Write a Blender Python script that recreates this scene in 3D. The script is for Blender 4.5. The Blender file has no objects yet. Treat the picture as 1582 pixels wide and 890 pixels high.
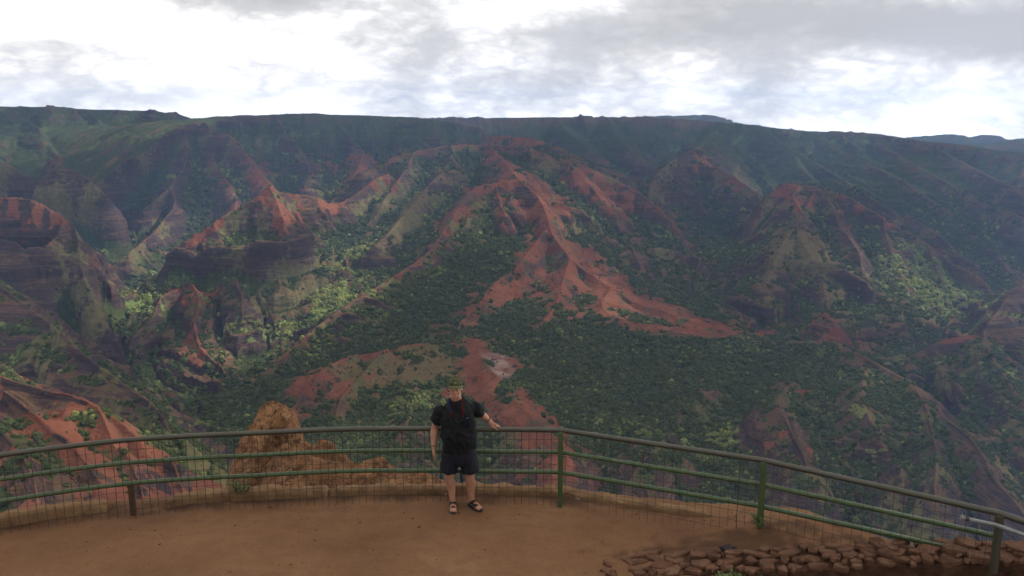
import bpy, bmesh, math, random
import numpy as np
from mathutils import Vector, Matrix
rng = np.random.default_rng(7)
random.seed(7)
SC = bpy.context.scene
COL = SC.collection
R = math.radians

# ------------------------------------------------------------------ camera
F = 1240.0; CU, CV = 791.0, 445.0; PITCH = R(10.5); HC = 4.8
CP, SP = math.cos(PITCH), math.sin(PITCH)
def ray(u, v):
    a = (u - CU) / F; b = (CV - v) / F
    return (a, CP + b * SP, -SP + b * CP)
def at(u, v, Y):
    """point of the place seen at (u, v) that lies Y metres ahead"""
    d = ray(u, v); k = Y / d[1]
    return (d[0] * k, Y, HC + d[2] * k)
def onz(u, v, z):
    d = ray(u, v); k = (z - HC) / d[2]
    return (d[0] * k, d[1] * k, z)
def proj(x, y, z):
    z = z - HC
    dep = y * CP - z * SP
    up = y * SP + z * CP
    return CU + F * x / dep, CV - F * up / dep
cam = bpy.data.cameras.new('camera'); co = bpy.data.objects.new('camera', cam); COL.objects.link(co)
co.location = (0, 0, HC); co.rotation_euler = (R(90) - PITCH, 0, 0)
cam.sensor_width = 36; cam.lens = 36 * F / 1582; cam.clip_start = 0.05; cam.clip_end = 60000
SC.camera = co

# ------------------------------------------------------------------ noise
_perm = np.concatenate([rng.permutation(4096)] * 2).astype(np.int32)
_ga = rng.random(4096) * 2 * math.pi
_gx = np.cos(_ga).astype(np.float32); _gy = np.sin(_ga).astype(np.float32)
def perlin(x, y, seed=0):
    x = np.asarray(x, np.float32) + np.float32(seed * 17.31); y = np.asarray(y, np.float32) - np.float32(seed * 9.77)
    xi = np.floor(x).astype(np.int32); yi = np.floor(y).astype(np.int32)
    xf = x - xi; yf = y - yi
    xi &= 4095; yi &= 4095
    u = xf * xf * xf * (xf * (xf * 6 - 15) + 10); v = yf * yf * yf * (yf * (yf * 6 - 15) + 10)
    def g(ix, iy, fx, fy):
        h = _perm[_perm[ix & 4095] + (iy & 4095)]
        return _gx[h] * fx + _gy[h] * fy
    a = g(xi, yi, xf, yf); b = g(xi + 1, yi, xf - 1, yf)
    c = g(xi, yi + 1, xf, yf - 1); d = g(xi + 1, yi + 1, xf - 1, yf - 1)
    return 1.5 * ((a + u * (b - a)) * (1 - v) + (c + u * (d - c)) * v)
def fbm(x, y, seed=0, oct=4, gain=.5):
    s = 0; a = 1; f = 1
    for i in range(oct):
        s = s + a * perlin(x * f, y * f, seed + i * 3); a *= gain; f *= 2.03
    return s
def ridged(x, y, seed=0, oct=3):
    s = 0; a = 1; f = 1
    for i in range(oct):
        s = s + a * (1 - 2 * np.abs(perlin(x * f, y * f, seed + i * 3))); a *= .5; f *= 2.1
    return s
def sstep(a, b, x):
    t = np.clip((x - a) / (b - a), 0, 1); return t * t * (3 - 2 * t)

# ------------------------------------------------------------------ scene helpers
def link(name, me, mats=(), parent=None, loc=None):
    o = bpy.data.objects.new(name, me); COL.objects.link(o)
    for m in (mats if isinstance(mats, (list, tuple)) else [mats]): me.materials.append(m)
    if parent is not None: o.parent = parent
    if loc is not None: o.location = loc
    return o
def tag(o, label=None, cat=None, group=None, kind=None):
    if label: o['label'] = label
    if cat: o['category'] = cat
    if group: o['group'] = group
    if kind: o['kind'] = kind
    return o
def empty(name, loc=(0, 0, 0), rz=0):
    o = bpy.data.objects.new(name, None); COL.objects.link(o)
    o.location = loc; o.rotation_euler = (0, 0, rz); o.empty_display_size = .1
    return o
def np_mesh(name, V, Q, smooth=True):
    me = bpy.data.meshes.new(name)
    V = np.ascontiguousarray(V, np.float32); Q = np.ascontiguousarray(Q, np.int32)
    n = Q.shape[1]
    me.vertices.add(len(V)); me.vertices.foreach_set('co', V.ravel())
    me.loops.add(Q.size); me.loops.foreach_set('vertex_index', Q.ravel())
    me.polygons.add(len(Q)); me.polygons.foreach_set('loop_start', np.arange(0, Q.size, n, dtype=np.int32))
    if smooth: me.polygons.foreach_set('use_smooth', np.ones(len(Q), bool))
    me.update(calc_edges=True)
    return me
def grid_quads(nr, nc):
    i = np.arange(nr * nc).reshape(nr, nc)
    return np.stack([i[:-1, :-1], i[:-1, 1:], i[1:, 1:], i[1:, :-1]], -1).reshape(-1, 4)
def mat(name, build, rough=.9, spec=.2):
    m = bpy.data.materials.new(name); m.use_nodes = True
    nt = m.node_tree; b = nt.nodes['Principled BSDF']
    b.inputs['Roughness'].default_value = rough; b.inputs['Specular IOR Level'].default_value = spec
    N = lambda t, **k: _node(nt, t, **k)
    build(nt, N, b)
    return m
def _node(nt, t, **k):
    n = nt.nodes.new(t)
    for a, v in k.items():
        if a.startswith('i_'): 
            key = a[2:]
            key = int(key) if key.isdigit() else key
            n.inputs[key].default_value = v
        else: setattr(n, a, v)
    return n
def ramp(nt, fac, stops, interp='LINEAR'):
    r = nt.nodes.new('ShaderNodeValToRGB'); r.color_ramp.interpolation = interp
    el = r.color_ramp.elements
    while len(el) < len(stops): el.new(.5)
    for e, (p, c) in zip(el, stops):
        e.position = p; e.color = (*c, 1) if len(c) == 3 else c
    nt.links.new(fac, r.inputs[0]); return r.outputs[0]
def mix(nt, fac, a, b, mode='MIX'):
    n = nt.nodes.new('ShaderNodeMix'); n.data_type = 'RGBA'; n.blend_type = mode
    for s, v in ((n.inputs[0], fac), (n.inputs[6], a), (n.inputs[7], b)):
        if hasattr(v, 'links'): nt.links.new(v, s)
        else: s.default_value = (*v, 1) if isinstance(v, tuple) and len(v) == 3 else v
    return n.outputs[2]
def mth(nt, op, a, b=None, c=None, clamp=False):
    n = nt.nodes.new('ShaderNodeMath'); n.operation = op; n.use_clamp = clamp
    for s, v in zip(n.inputs, (a, b, c)):
        if v is None: continue
        if hasattr(v, 'links'): nt.links.new(v, s)
        else: s.default_value = v
    return n.outputs[0]
def noise(nt, vec, scale, detail=4, rough=.55, out=0, dist=0):
    n = nt.nodes.new('ShaderNodeTexNoise'); n.inputs['Scale'].default_value = scale
    n.inputs['Detail'].default_value = detail; n.inputs['Roughness'].default_value = rough
    n.inputs['Distortion'].default_value = dist
    if vec is not None: nt.links.new(vec, n.inputs['Vector'])
    return n.outputs[out]
# ------------------------------------------------------------------ canyon terrain
# crest lines of the canyon: (u, v, distance ahead) -> slope left of travel, slope right of travel
RIDGES = []
def ridge(pts, sl=.75, sr=None, rad=1100, amp=1.0, red=0.0, rough=1.0, cliff=()):
    RIDGES.append((np.array([at(*p) for p in pts]), sl, sl if sr is None else sr, rad, amp, red, cliff))

# far rim, left to right; the plateau falls away gently behind (left of travel)
ridge([(-700,150,5600),(-300,156,5600),(0,163,5500),(90,164,5400),(150,168,5500),(270,172,5600),(300,183,5700),(360,196,5800)], .02, .42, 2600, 1.2)
ridge([(262,200,4550),(285,189,4650),(310,183,4750),(345,178,4850),(420,175,4900),(480,174,4900),(560,177,4950),(640,180,5000),(690,186,5050),(740,195,5100)], .02, .55, 2600, 1.2)
ridge([(600,184,6900),(690,182,6900),(760,182,7000),(850,181,7000),(930,180,7000),(1000,181,6900),(1060,184,6700),(1119,189,6500),(1187,195,6200),(1232,201,6000),(1314,203,5700),(1362,206,5500),(1393,213,5350),(1427,216,5200),(1502,224,4900),(1537,231,4750),(1582,238,4600),(1750,262,4200),(2000,300,3800)], .11, .42, 2600, 1.2)
# blue mountains beyond
ridge([(880,192,10250),(950,184,10086),(990,180,9840),(1040,179,9840),(1084,177,9840),(1104,179,9676),(1113,186,9512),(1180,195,9430),(1260,204,9430)], .25, .25, 5000, .6)
ridge([(1330,222,9430),(1393,213,9430),(1430,210,9430),(1468,207,9430),(1499,212,9430),(1516,208,9430),(1537,210,9430),(1554,215,9430),(1582,214,9430),(1700,205,9430),(1900,200,9430)], .25, .25, 5000, .6)
ridge([(1470,226,7789),(1520,221,7789),(1560,217,7789),(1620,214,7789),(1800,210,7789)], .25, .25, 4000, .6)
# spurs down the left far plateau
for s in ([(20,166,5350),(60,195,5000),(85,225,4650),(95,250,4350)], [(140,170,5400),(175,205,5000),(190,235,4700),(185,262,4400)],
          [(210,172,5500),(245,200,5200),(250,225,4950)], [(-120,165,5400),(-60,200,5000),(-20,235,4600),(0,265,4300)]):
    ridge(s, .6, .6, 700)
# bluffs at the far left
ridge([(-200,215,3700),(-80,236,3600),(0,248,3500),(20,254,3480),(36,266,3450),(62,272,3420),(85,262,3450),(108,258,3480),(128,266,3480),(146,280,3460),(165,300,3400)], .9, .95, 800, 1, .25, cliff=((60, 80, 25),))
ridge([(-250,285,2500),(-100,292,2450),(0,300,2400),(30,300,2390),(70,312,2380),(98,330,2370),(118,352,2350),(132,378,2320),(150,405,2300)], 1.0, 1.5, 700, 1, .6, cliff=((45, 150, 30), (170, 60, 20)))
ridge([(98,330,2370),(90,355,2300),(70,372,2250)], 1.1, 1.1, 400, 1, .5)
ridge([(-60,340,2280),(-10,360,2230),(30,372,2200)], 1.1, 1.2, 400, 1, .3, cliff=((40, 120, 25),))
ridge([(118,352,2350),(125,400,2230),(140,450,2130),(165,480,2060)], 1.2, 1.2, 350, cliff=((30, 110, 25),))
# far left butte
ridge([(300,186,4700),(270,194,4560),(247,208,4480),(232,216,4430),(227,229,4400),(207,243,4350),(200,257,4300),(175,268,4200),(146,280,4080),(120,300,3950)], .8, .95, 900, 1, .15, cliff=((60, 110, 30), (230, 80, 25)))
ridge([(315,186,4650),(330,200,4450),(354,206,4320),(372,228,4180),(388,248,4060),(406,270,3940),(425,290,3800)], .75, .7, 800, 1, .75)
ridge([(285,192,4600),(290,225,4330),(283,255,4120),(262,285,3900),(235,310,3700)], .85, .85, 700, 1, .2)
ridge([(330,205,4420),(330,245,4150),(345,265,4000),(365,300,3750),(360,325,3550)], .8, .8, 600, 1, .7)
ridge([(262,285,3900),(270,310,3700),(250,340,3480),(225,365,3300),(200,385,3180)], .8, .8, 600, 1, .35)
# second far wall: spurs with pinkish cliffs
ridge([(430,178,4850),(450,210,4600),(470,240,4350),(478,262,4150),(470,285,3950)], .7, .7, 700, 1, .3)
ridge([(520,178,4900),(545,215,4600),(560,235,4430),(550,262,4200),(535,285,4000)], .7, .7, 700, 1, .4)
ridge([(610,182,4950),(630,205,4750),(640,225,4500)], .6, .6, 700, 1)
# central mountain: dome, right-hand skyline, red front ridge, ribs
ridge([(770,207,4100),(790,209,4080),(820,211,4050),(840,218,4000)], .35, .35, 500, .6, 1.2)
ridge([(590,248,3560),(625,234,3580),(660,227,3600),(700,222,3600),(750,220,3600),(800,224,3580),(835,233,3540),(880,246,3480),(940,270,3400),(985,291,3320),(1020,319,3220),(1050,352,3100),(1066,380,3000),(1078,410,2900),(1090,440,2800)], .6, .62, 900, .9, .55, cliff=((330, 70, 25), (470, 60, 20)))
ridge([(755,221,3600),(770,238,3450),(785,255,3250),(800,272,3100),(830,300,2950),(845,330,2800),(852,355,2690),(880,395,2520),(915,420,2420),(945,440,2340),(1000,468,2220),(1080,488,2120),(1140,503,2050),(1200,518,1980)], .44, .6, 1000, .7, 1.4)
ridge([(800,272,3100),(765,278,3060),(735,286,3020),(712,305,2930),(700,330,2830),(672,370,2640),(640,402,2500),(600,428,2380),(560,452,2270),(520,478,2150),(480,508,2020),(440,540,1900),(400,575,1800)], .44, .66, 900, 1, .55)
ridge([(765,278,3060),(772,300,2950),(780,325,2840)], .7, .7, 350, 1, 1.2)
ridge([(848,345,2740),(825,375,2600),(800,405,2470),(765,435,2320),(740,462,2200),(712,495,2060),(685,517,1960),(640,527,1860),(590,537,1760),(545,547,1670),(510,560,1600),(480,585,1520),(455,620,1440)], .5, .43, 900, .7, .9)
ridge([(720,512,1930),(735,528,1830),(752,552,1690),(772,578,1560),(790,602,1450),(815,628,1350),(850,662,1240),(880,700,1140)], .5, .5, 600, .7, 1.3)
ridge([(660,525,1880),(650,560,1690),(640,600,1500),(630,640,1370),(600,690,1240)], .45, .45, 500, .8, .2)
ridge([(590,537,1760),(560,570,1600),(530,600,1480),(515,640,1370)], .55, .55, 400, .8, .4)
ridge([(880,246,3480),(905,275,3280),(935,310,3080),(960,340,2930),(975,372,2780),(990,405,2650)], .5, .5, 600, 1, .5)
ridge([(640,230,3590),(625,262,3350),(600,290,3200),(585,320,3050),(560,350,2900)], .65, .65, 600, 1, .25)
ridge([(700,225,3590),(690,255,3350),(660,285,3150),(640,310,3000),(610,345,2820),(585,372,2680)], .6, .6, 600, 1, .3)
ridge([(600,266,3330),(580,272,3300),(545,300,3150),(520,312,3060),(500,306,3030),(480,300,2980),(450,296,2900),(425,290,2830)], .7, .75, 600, 1, .5)
ridge([(880,395,2520),(870,430,2330),(860,462,2180),(840,490,2060)], .5, .5, 450, .8, .9)
ridge([(945,440,2340),(930,462,2200),(940,480,2110),(975,493,2030),(1030,500,1960),(1100,508,1900),(1160,517,1860)], .35, .35, 450, .6, 1.0)
# left butte
ridge([(425,292,2830),(416,282,2800),(396,297,2780),(354,322,2740),(330,338,2700),(308,350,2670),(270,376,2620),(262,392,2590)], 1.1, .8, 600, 1, .6, cliff=((75, 75, 20), (150, 45, 15)))
ridge([(416,282,2800),(425,300,2760),(434,325,2700),(440,350,2640),(420,385,2560)], .6, .6, 500, .8, .9, cliff=((85, 80, 20),))
ridge([(425,298,2760),(445,320,2740),(462,340,2720),(472,362,2690),(474,385,2650),(468,410,2580),(455,440,2470)], 1.0, 1.0, 500, 1, .35, cliff=((50, 70, 20), (110, 50, 15)))
ridge([(330,340,2690),(345,372,2600),(350,395,2540),(365,430,2420),(375,460,2310),(370,500,2170)], .55, .55, 400, 1, .1, cliff=((50, 60, 20),))
ridge([(270,380,2620),(268,415,2560),(280,428,2520),(290,432,2480),(300,436,2440),(308,460,2350),(300,490,2240),(305,520,2120),(330,560,1960),(350,590,1860)], .75, .75, 500, 1, .55)
ridge([(290,432,2480),(250,452,2420),(238,480,2330),(215,510,2230),(200,540,2130)], .9, .8, 450, 1, .3, cliff=((45, 60, 18),))
# brown slope at the left
ridge([(-250,330,1500),(-120,380,1420),(-40,415,1350),(0,437,1300),(30,458,1270),(65,484,1230),(130,542,1130),(165,566,1090),(200,592,1050),(232,614,1010),(252,640,965),(270,680,905)], .62, .62, 700, .9, .2, cliff=((60, 40, 15), (160, 45, 18)))
ridge([(-80,510,760),(-40,545,700),(0,572,665),(60,588,645),(130,604,625),(165,618,612),(200,640,595),(225,652,582),(247,667,570),(268,694,553),(284,730,530),(296,775,505)], .75, .6, 500, .9, 1.3)
ridge([(0,590,640),(40,620,590),(85,650,545),(120,690,505),(150,730,470)], .6, .6, 300, .8, 1.3)
ridge([(-60,600,600),(-20,640,540),(20,680,490),(50,730,440),(60,790,400)], .6, .6, 300, .8, 1.0)
ridge([(150,612,615),(180,660,560),(205,700,520),(220,760,470)], .6, .6, 300, .8, 1.0)
# right far wall: spurs running down to the right
for s, r_ in (([(1071,229,4500),(1084,249,4400),(1108,256,4330),(1135,270,4220),(1160,288,4100),(1178,310,3950),(1190,335,3800)], .6),
          ([(1071,229,4500),(1040,245,4350),(1010,275,4100),(1000,300,3900),(1015,330,3700),(1040,360,3500)], .35),
          ([(1100,200,6300),(1090,212,5600),(1078,226,4700)], 0),
          ([(940,184,6800),(950,205,6000),(970,225,5300),(990,245,4800)], .1),
          ([(860,184,6900),(880,205,6200),(915,228,5400),(940,245,4900)], 0),
          ([(1180,197,6150),(1215,225,5400),(1250,245,5000),(1300,275,4500),(1340,300,4150),(1390,330,3800)], .1),
          ([(1262,204,5850),(1300,230,5200),(1350,255,4800),(1400,278,4400),(1440,305,4050),(1500,340,3650),(1550,380,3300)], .25),
          ([(1350,207,5500),(1400,245,4800),(1455,275,4300),(1510,300,3900),(1582,335,3450)], .05),
          ([(1440,218,5150),(1490,250,4550),(1540,275,4100),(1600,300,3700)], 0),
          ([(1400,330,3820),(1440,352,3600),(1480,385,3330),(1520,410,3100)], .4),
          ([(1230,240,5100),(1240,258,4800),(1270,285,4300),(1310,310,4000)], .1),
          ([(1540,390,3200),(1570,430,2900),(1600,470,2650)], .2)):
    ridge(s, .62, .62, 750, 1, r_)
# right butte
ridge([(1125,470,2900),(1130,430,3000),(1140,395,3100),(1160,350,3200),(1180,310,3280),(1204,281,3350),(1235,283,3360),(1263,287,3340),(1314,301,3260),(1340,316,3200),(1365,332,3140),(1403,352,3060),(1434,373,2980),(1468,400,2890),(1500,416,2820),(1520,428,2780),(1536,450,2720),(1544,470,2660)], .8, .85, 800, 1, .5, cliff=((120, 80, 25), (260, 90, 25)))
ridge([(1235,283,3360),(1225,300,3230),(1240,325,3080),(1215,360,2900),(1195,400,2740),(1180,440,2600)], .5, .5, 500, 1, .3, cliff=((110, 70, 25),))
ridge([(1263,287,3340),(1285,312,3170),(1300,345,3000),(1325,380,2850),(1335,420,2700),(1345,460,2560),(1370,500,2420)], .6, .55, 500, 1, .2, cliff=((90, 70, 20),))
ridge([(1365,332,3140),(1370,365,2960),(1385,400,2800),(1400,440,2650),(1415,480,2520),(1440,515,2400)], .5, .5, 450, 1, .1)
ridge([(1434,373,2980),(1450,410,2800),(1475,450,2640),(1500,480,2530)], .9, 1.0, 400, 1, .1, cliff=((70, 80, 20),))
ridge([(1260,290,3330),(1230,345,2980),(1260,400,2740),(1275,450,2560),(1290,500,2400)], .5, .5, 450, 1, .1)
ridge([(1265,490,2200),(1275,480,2170),(1290,497,2110)], .6, .6, 300, .8, .9)
ridge([(1120,400,3050),(1085,425,2880),(1060,445,2700),(1090,460,2560),(1130,480,2400)], .7, .7, 450, 1, .4)
ridge([(1680,400,2450),(1582,430,2300),(1550,462,2240),(1530,492,2180),(1505,520,2120)], .7, .7, 500, 1, 0)
ridge([(1430,528,1950),(1470,517,1940),(1520,511,1930),(1600,498,1930),(1750,480,1930)], .6, .5, 700, 1, .1)
ridge([(1520,511,1930),(1530,540,1760),(1555,580,1580),(1582,620,1430),(1640,690,1250)], .5, .5, 500, 1, .1, cliff=((90, 60, 18),))
# forested hill at the right
ridge([(860,500,2030),(940,508,1950),(1020,508,1900),(1100,512,1860),(1190,521,1810),(1240,522,1780),(1285,523,1750),(1310,535,1670),(1345,552,1580),(1395,578,1470),(1430,608,1380),(1460,636,1300),(1500,668,1215),(1525,700,1145),(1545,735,1080),(1600,800,980)], .6, .42, 1100, .55, 0, .6)
ridge([(1250,525,1770),(1235,560,1600),(1215,590,1470),(1200,615,1380),(1215,640,1290),(1235,680,1180),(1250,720,1090)], .5, .5, 500, .8, .1, cliff=((190, 45, 14),))
ridge([(1340,560,1560),(1330,600,1400),(1345,640,1280),(1380,680,1180),(1400,730,1080)], .55, .55, 400, .9, 0, cliff=((70, 50, 14), (150, 50, 14)))
ridge([(1100,520,1840),(1090,570,1590),(1060,610,1450),(1040,650,1330),(1060,690,1230)], .42, .42, 500, .7, .15)
ridge([(960,515,1920),(940,560,1680),(930,600,1520),(900,640,1390)], .4, .4, 500, .6, .1)
ridge([(1430,608,1380),(1440,650,1250),(1450,700,1120),(1440,760,1010)], .6, .6, 400, .9, .1, cliff=((60, 55, 14), (130, 50, 14)))
ridge([(1050,640,1350),(1010,680,1230),(960,720,1140)], .5, .5, 350, .9, .1)

# brows of the great lava cliffs that stand out below the crests
ridge([(262,384,2600),(290,374,2550),(330,369,2510),(380,366,2490),(425,360,2500),(455,352,2540),(476,346,2610)], .28, .6, 420, .6, 0, cliff=((10,72,16),(95,30,12)))
ridge([(1150,415,3000),(1185,402,2840),(1230,397,2730),(1280,400,2680),(1325,415,2640),(1345,440,2580)], .28, .6, 420, .6, 0, cliff=((12,75,20),(110,40,15)))
ridge([(-120,395,2200),(-40,388,2190),(20,381,2200),(70,378,2210),(110,384,2230),(140,396,2260)], .28, .7, 420, .6, .2, cliff=((10,90,20),(120,40,15)))
ridge([(905,372,2880),(940,368,2860),(985,372,2850),(1030,380,2860),(1066,390,2900)], .25, .55, 380, .6, 0, cliff=((10,42,16),(80,34,14)))
ridge([(1300,655,1280),(1350,648,1270),(1410,648,1270),(1460,660,1260)], .25, .55, 260, .6, 0, cliff=((8,26,9),(50,20,8)))

AZ0, AZ1, NA = R(-50), R(50), 1900
rr = np.concatenate([np.geomspace(22, 380, 140)[:-1], np.geomspace(380, 6400, 1560)[:-1], np.geomspace(6400, 13500, 150)])
# keep half-resolution sizes consistent
if len(rr) % 2 == 0: rr = rr[:-1]
NR = len(rr); NA += 1 - NA % 2
az = np.linspace(AZ0, AZ1, NA)
rc, ac = rr[::2], az[::2]
Xc = (rc[:, None] * np.sin(ac)[None]).astype(np.float32); Yc = (rc[:, None] * np.cos(ac)[None]).astype(np.float32)

def densify(P, step=60):
    """smooth crest line with slight natural wobble"""
    n = len(P); out = []
    for i in range(n - 1):
        p0, p1, p2, p3 = P[max(i - 1, 0)], P[i], P[i + 1], P[min(i + 2, n - 1)]
        k = max(2, int(np.linalg.norm(p2[:2] - p1[:2]) / step))
        for t in np.arange(k) / k:
            out.append(.5 * (2 * p1 + (p2 - p0) * t + (2 * p0 - 5 * p1 + 4 * p2 - p3) * t * t + (3 * p1 - p0 - 3 * p2 + p3) * t ** 3))
    out.append(P[-1]); return np.array(out)

wx = 26 * fbm(Xc / 260, Yc / 260, 31, 3); wy = 26 * fbm(Xc / 260, Yc / 260, 47, 3)
floor0 = -660 + .012 * (Yc - 1500) + 18 * perlin(Xc / 500, Yc / 500, 5)
near = -9 - 1.05 * (np.hypot(Xc, Yc) - 22)          # the cliff below the lookout itself
best = np.maximum(floor0, near).astype(np.float32); second = best - 200
D = np.full_like(best, 400.); FLAT = np.ones_like(best); A = (Xc + Yc) * .7; IDX = np.full(best.shape, -1, np.int16)
wxs, wys = Xc + wx, Yc + wy
for k, (P, sl, sr, rad, amp, red, cliff) in enumerate(RIDGES):
    Q = densify(P, 60 if P[:, 1].max() < 7000 else 250)
    lo, hi = Q[:, :2].min(0) - rad, Q[:, :2].max(0) + rad
    m = np.where((Xc > lo[0]) & (Xc < hi[0]) & (Yc > lo[1]) & (Yc < hi[1]))
    if not len(m[0]): continue
    # crest wobble is small near the crest itself, so skylines stay where they are
    x0, y0 = Xc[m], Yc[m]; x1, y1 = wxs[m], wys[m]
    bd = np.full(len(x0), 1e9, np.float32); ba = np.zeros_like(bd); bz = np.zeros_like(bd); bs = np.zeros_like(bd); arc = 0
    for i in range(len(Q) - 1):
        a, b = Q[i], Q[i + 1]; e = b[:2] - a[:2]; L = math.hypot(*e)
        if L < 1e-3: continue
        px, py = x0 - a[0], y0 - a[1]
        t = np.clip((px * e[0] + py * e[1]) / (L * L), 0, 1).astype(np.float32)
        d = np.hypot(px - t * e[0], py - t * e[1])
        u = d < bd
        bd = np.where(u, d, bd); ba = np.where(u, arc + t * L, ba); bz = np.where(u, a[2] + t * (b[2] - a[2]), bz)
        bs = np.where(u, e[0] * py - e[1] * px, bs); arc += L
    over = 0
    if min(sl, sr) < .1:      # a plateau edge stops where its line stops
        e0 = Q[0, :2] - Q[3, :2]; e0 /= np.hypot(*e0); e1 = Q[-1, :2] - Q[-4, :2]; e1 /= np.hypot(*e1)
        over = np.maximum(0, np.maximum((x0 - Q[0, 0]) * e0[0] + (y0 - Q[0, 1]) * e0[1], (x0 - Q[-1, 0]) * e1[0] + (y0 - Q[-1, 1]) * e1[1]) - 30)
        over = np.where(bd < 2500, over, 0)
    s = np.where(bs > 0, sl, sr)
    s = np.where(s > .45, s * 1.38, np.where(s > .3, s * 1.15, s))
    s = s * (1 + .26 * perlin(x1 / 420, y1 / 420, k + 60) * np.minimum(bd / 150, 1))
    z = bz - s * bd - .55 * over - 6 * (1 - np.exp(-bd / 12))
    for c0, ch, cw in cliff:      # a wall of hard lava: it stands back and juts out along the slope
        cn = .45 * perlin(x1 / 130, y1 / 130, k + 200) + .25 * perlin(x1 / 45, y1 / 45, k + 240)
        ch = ch * 1.45; z = z - ch * sstep(0, cw, bd - c0 * (1 + cn)) + .42 * ch * sstep(cw, cw + ch / .5, bd - c0 * (1 + cn))
    z = np.where(bd > rad * .8, z - (bd - rad * .8) * .5, z)
    cur = best[m]
    win = z > cur
    second[m] = np.where(win, cur, np.maximum(second[m], z))
    best[m] = np.where(win, z, cur)
    FLAT[m] = np.where(win, np.where(s < .13, .12, 1), FLAT[m]); D[m] = np.where(win, bd, D[m]); A[m] = np.where(win, ba + k * 977., A[m]); 
    ii = IDX[m]; ii[win] = k; IDX[m] = ii
amps = np.array([r_[4] for r_ in RIDGES] + [.3], np.float32)[IDX] * FLAT
reds = np.array([r_[5] for r_ in RIDGES] + [0.], np.float32)[IDX]
fade = sstep(0, 70, best - second)
# gullies running straight down from each crest
wob = 40 * perlin(Xc / 150, Yc / 150, 71)
g1 = ridged((A + wob) / 260, D / 1500, 80, 1); g2 = ridged((A + wob * .7) / 110, D / 700, 83, 2); g3 = ridged((A + wob * .5) / 46, D / 350, 87, 2)
dg = np.minimum(D / 190, 1)
gul = (28 * g1 * dg + 15 * g2 * np.minimum(D / 90, 1) + 6 * g3 * np.minimum(D / 40, 1)) * amps * (.25 + .75 * fade)
wn = ridged((Xc + wx * 2) / 420, (Yc + wy * 2) / 420, 91, 4) * 14 * np.minimum(D / 120, 1) * amps
Zc = best + (gul + wn) * np.clip((rc - 60) / 450, 0, 1)[:, None].astype(np.float32)

def up2(Z):
    out = np.empty((NR, NA), np.float32)
    out[::2, ::2] = Z; out[1::2, ::2] = .5 * (Z[:-1] + Z[1:]); out[:, 1::2] = .5 * (out[:, :-2:2] + out[:, 2::2]); return out
X = (rr[:, None] * np.sin(az)[None]).astype(np.float32); Y = (rr[:, None] * np.cos(az)[None]).astype(np.float32)
Z = up2(Zc); D = up2(D); A_red = up2(reds); AMP = up2(amps)
# ------------------------------------------------------------------ rain: droplets carve gullies into the slopes
def erode(H, cell, n_drop, steps, batch=40000, inertia=.25, cap_k=6., er=.16, dep=.12, evap=.02, seed=3):
    g = np.random.default_rng(seed); ny, nx = H.shape; H0 = H.copy(); flow = np.zeros(H.size)
    H = (H / cell).astype(np.float64)
    for b0 in range(0, n_drop, batch):
        n = batch
        px = g.random(n) * (nx - 3) + 1; py = g.random(n) * (ny - 3) + 1
        dx = np.zeros(n); dy = np.zeros(n); vel = np.ones(n); wat = np.ones(n); sed = np.zeros(n)
        Hf = H.ravel()
        for it in range(steps):
            ix = px.astype(np.int32); iy = py.astype(np.int32); fx = px - ix; fy = py - iy
            i0 = iy * nx + ix
            h00, h10, h01, h11 = Hf[i0], Hf[i0 + 1], Hf[i0 + nx], Hf[i0 + nx + 1]
            gx_ = (h10 - h00) * (1 - fy) + (h11 - h01) * fy; gy_ = (h01 - h00) * (1 - fx) + (h11 - h10) * fx
            h = (h00 * (1 - fx) + h10 * fx) * (1 - fy) + (h01 * (1 - fx) + h11 * fx) * fy
            dx = dx * inertia - gx_ * (1 - inertia); dy = dy * inertia - gy_ * (1 - inertia)
            L = np.hypot(dx, dy) + 1e-9; dx /= L; dy /= L
            nx_, ny_ = np.clip(px + dx, 1, nx - 2.01), np.clip(py + dy, 1, ny - 2.01)
            jx = nx_.astype(np.int32); jy = ny_.astype(np.int32); ux = nx_ - jx; uy = ny_ - jy; j0 = jy * nx + jx
            h2 = (Hf[j0] * (1 - ux) + Hf[j0 + 1] * ux) * (1 - uy) + (Hf[j0 + nx] * (1 - ux) + Hf[j0 + nx + 1] * ux) * uy
            dh = h2 - h
            cap = np.maximum(-dh, .01) * vel * wat * cap_k
            dps = np.where((sed > cap) | (dh > 0), np.where(dh > 0, np.minimum(dh, sed), (sed - cap) * dep), 0)
            ers = np.where((sed <= cap) & (dh <= 0), np.minimum((cap - sed) * er, -dh), 0)
            ch = dps - ers; sed = sed - ch
            w00, w10, w01, w11 = (1 - fx) * (1 - fy), fx * (1 - fy), (1 - fx) * fy, fx * fy
            ia = np.concatenate([i0, i0 + 1, i0 + nx, i0 + nx + 1]); wa = np.concatenate([ch * w00, ch * w10, ch * w01, ch * w11])
            Hf += np.clip(np.bincount(ia, wa, minlength=Hf.size), -.03, .03)
            flow += np.bincount(i0, wat, minlength=Hf.size)
            vel = np.sqrt(np.maximum(vel * vel - dh * 2, .05)); vel = np.minimum(vel, 3); wat *= 1 - evap
            px, py = nx_, ny_
        H = Hf.reshape(ny, nx)
    return (H * cell - H0).astype(np.float32), flow.reshape(ny, nx).astype(np.float32)
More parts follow.
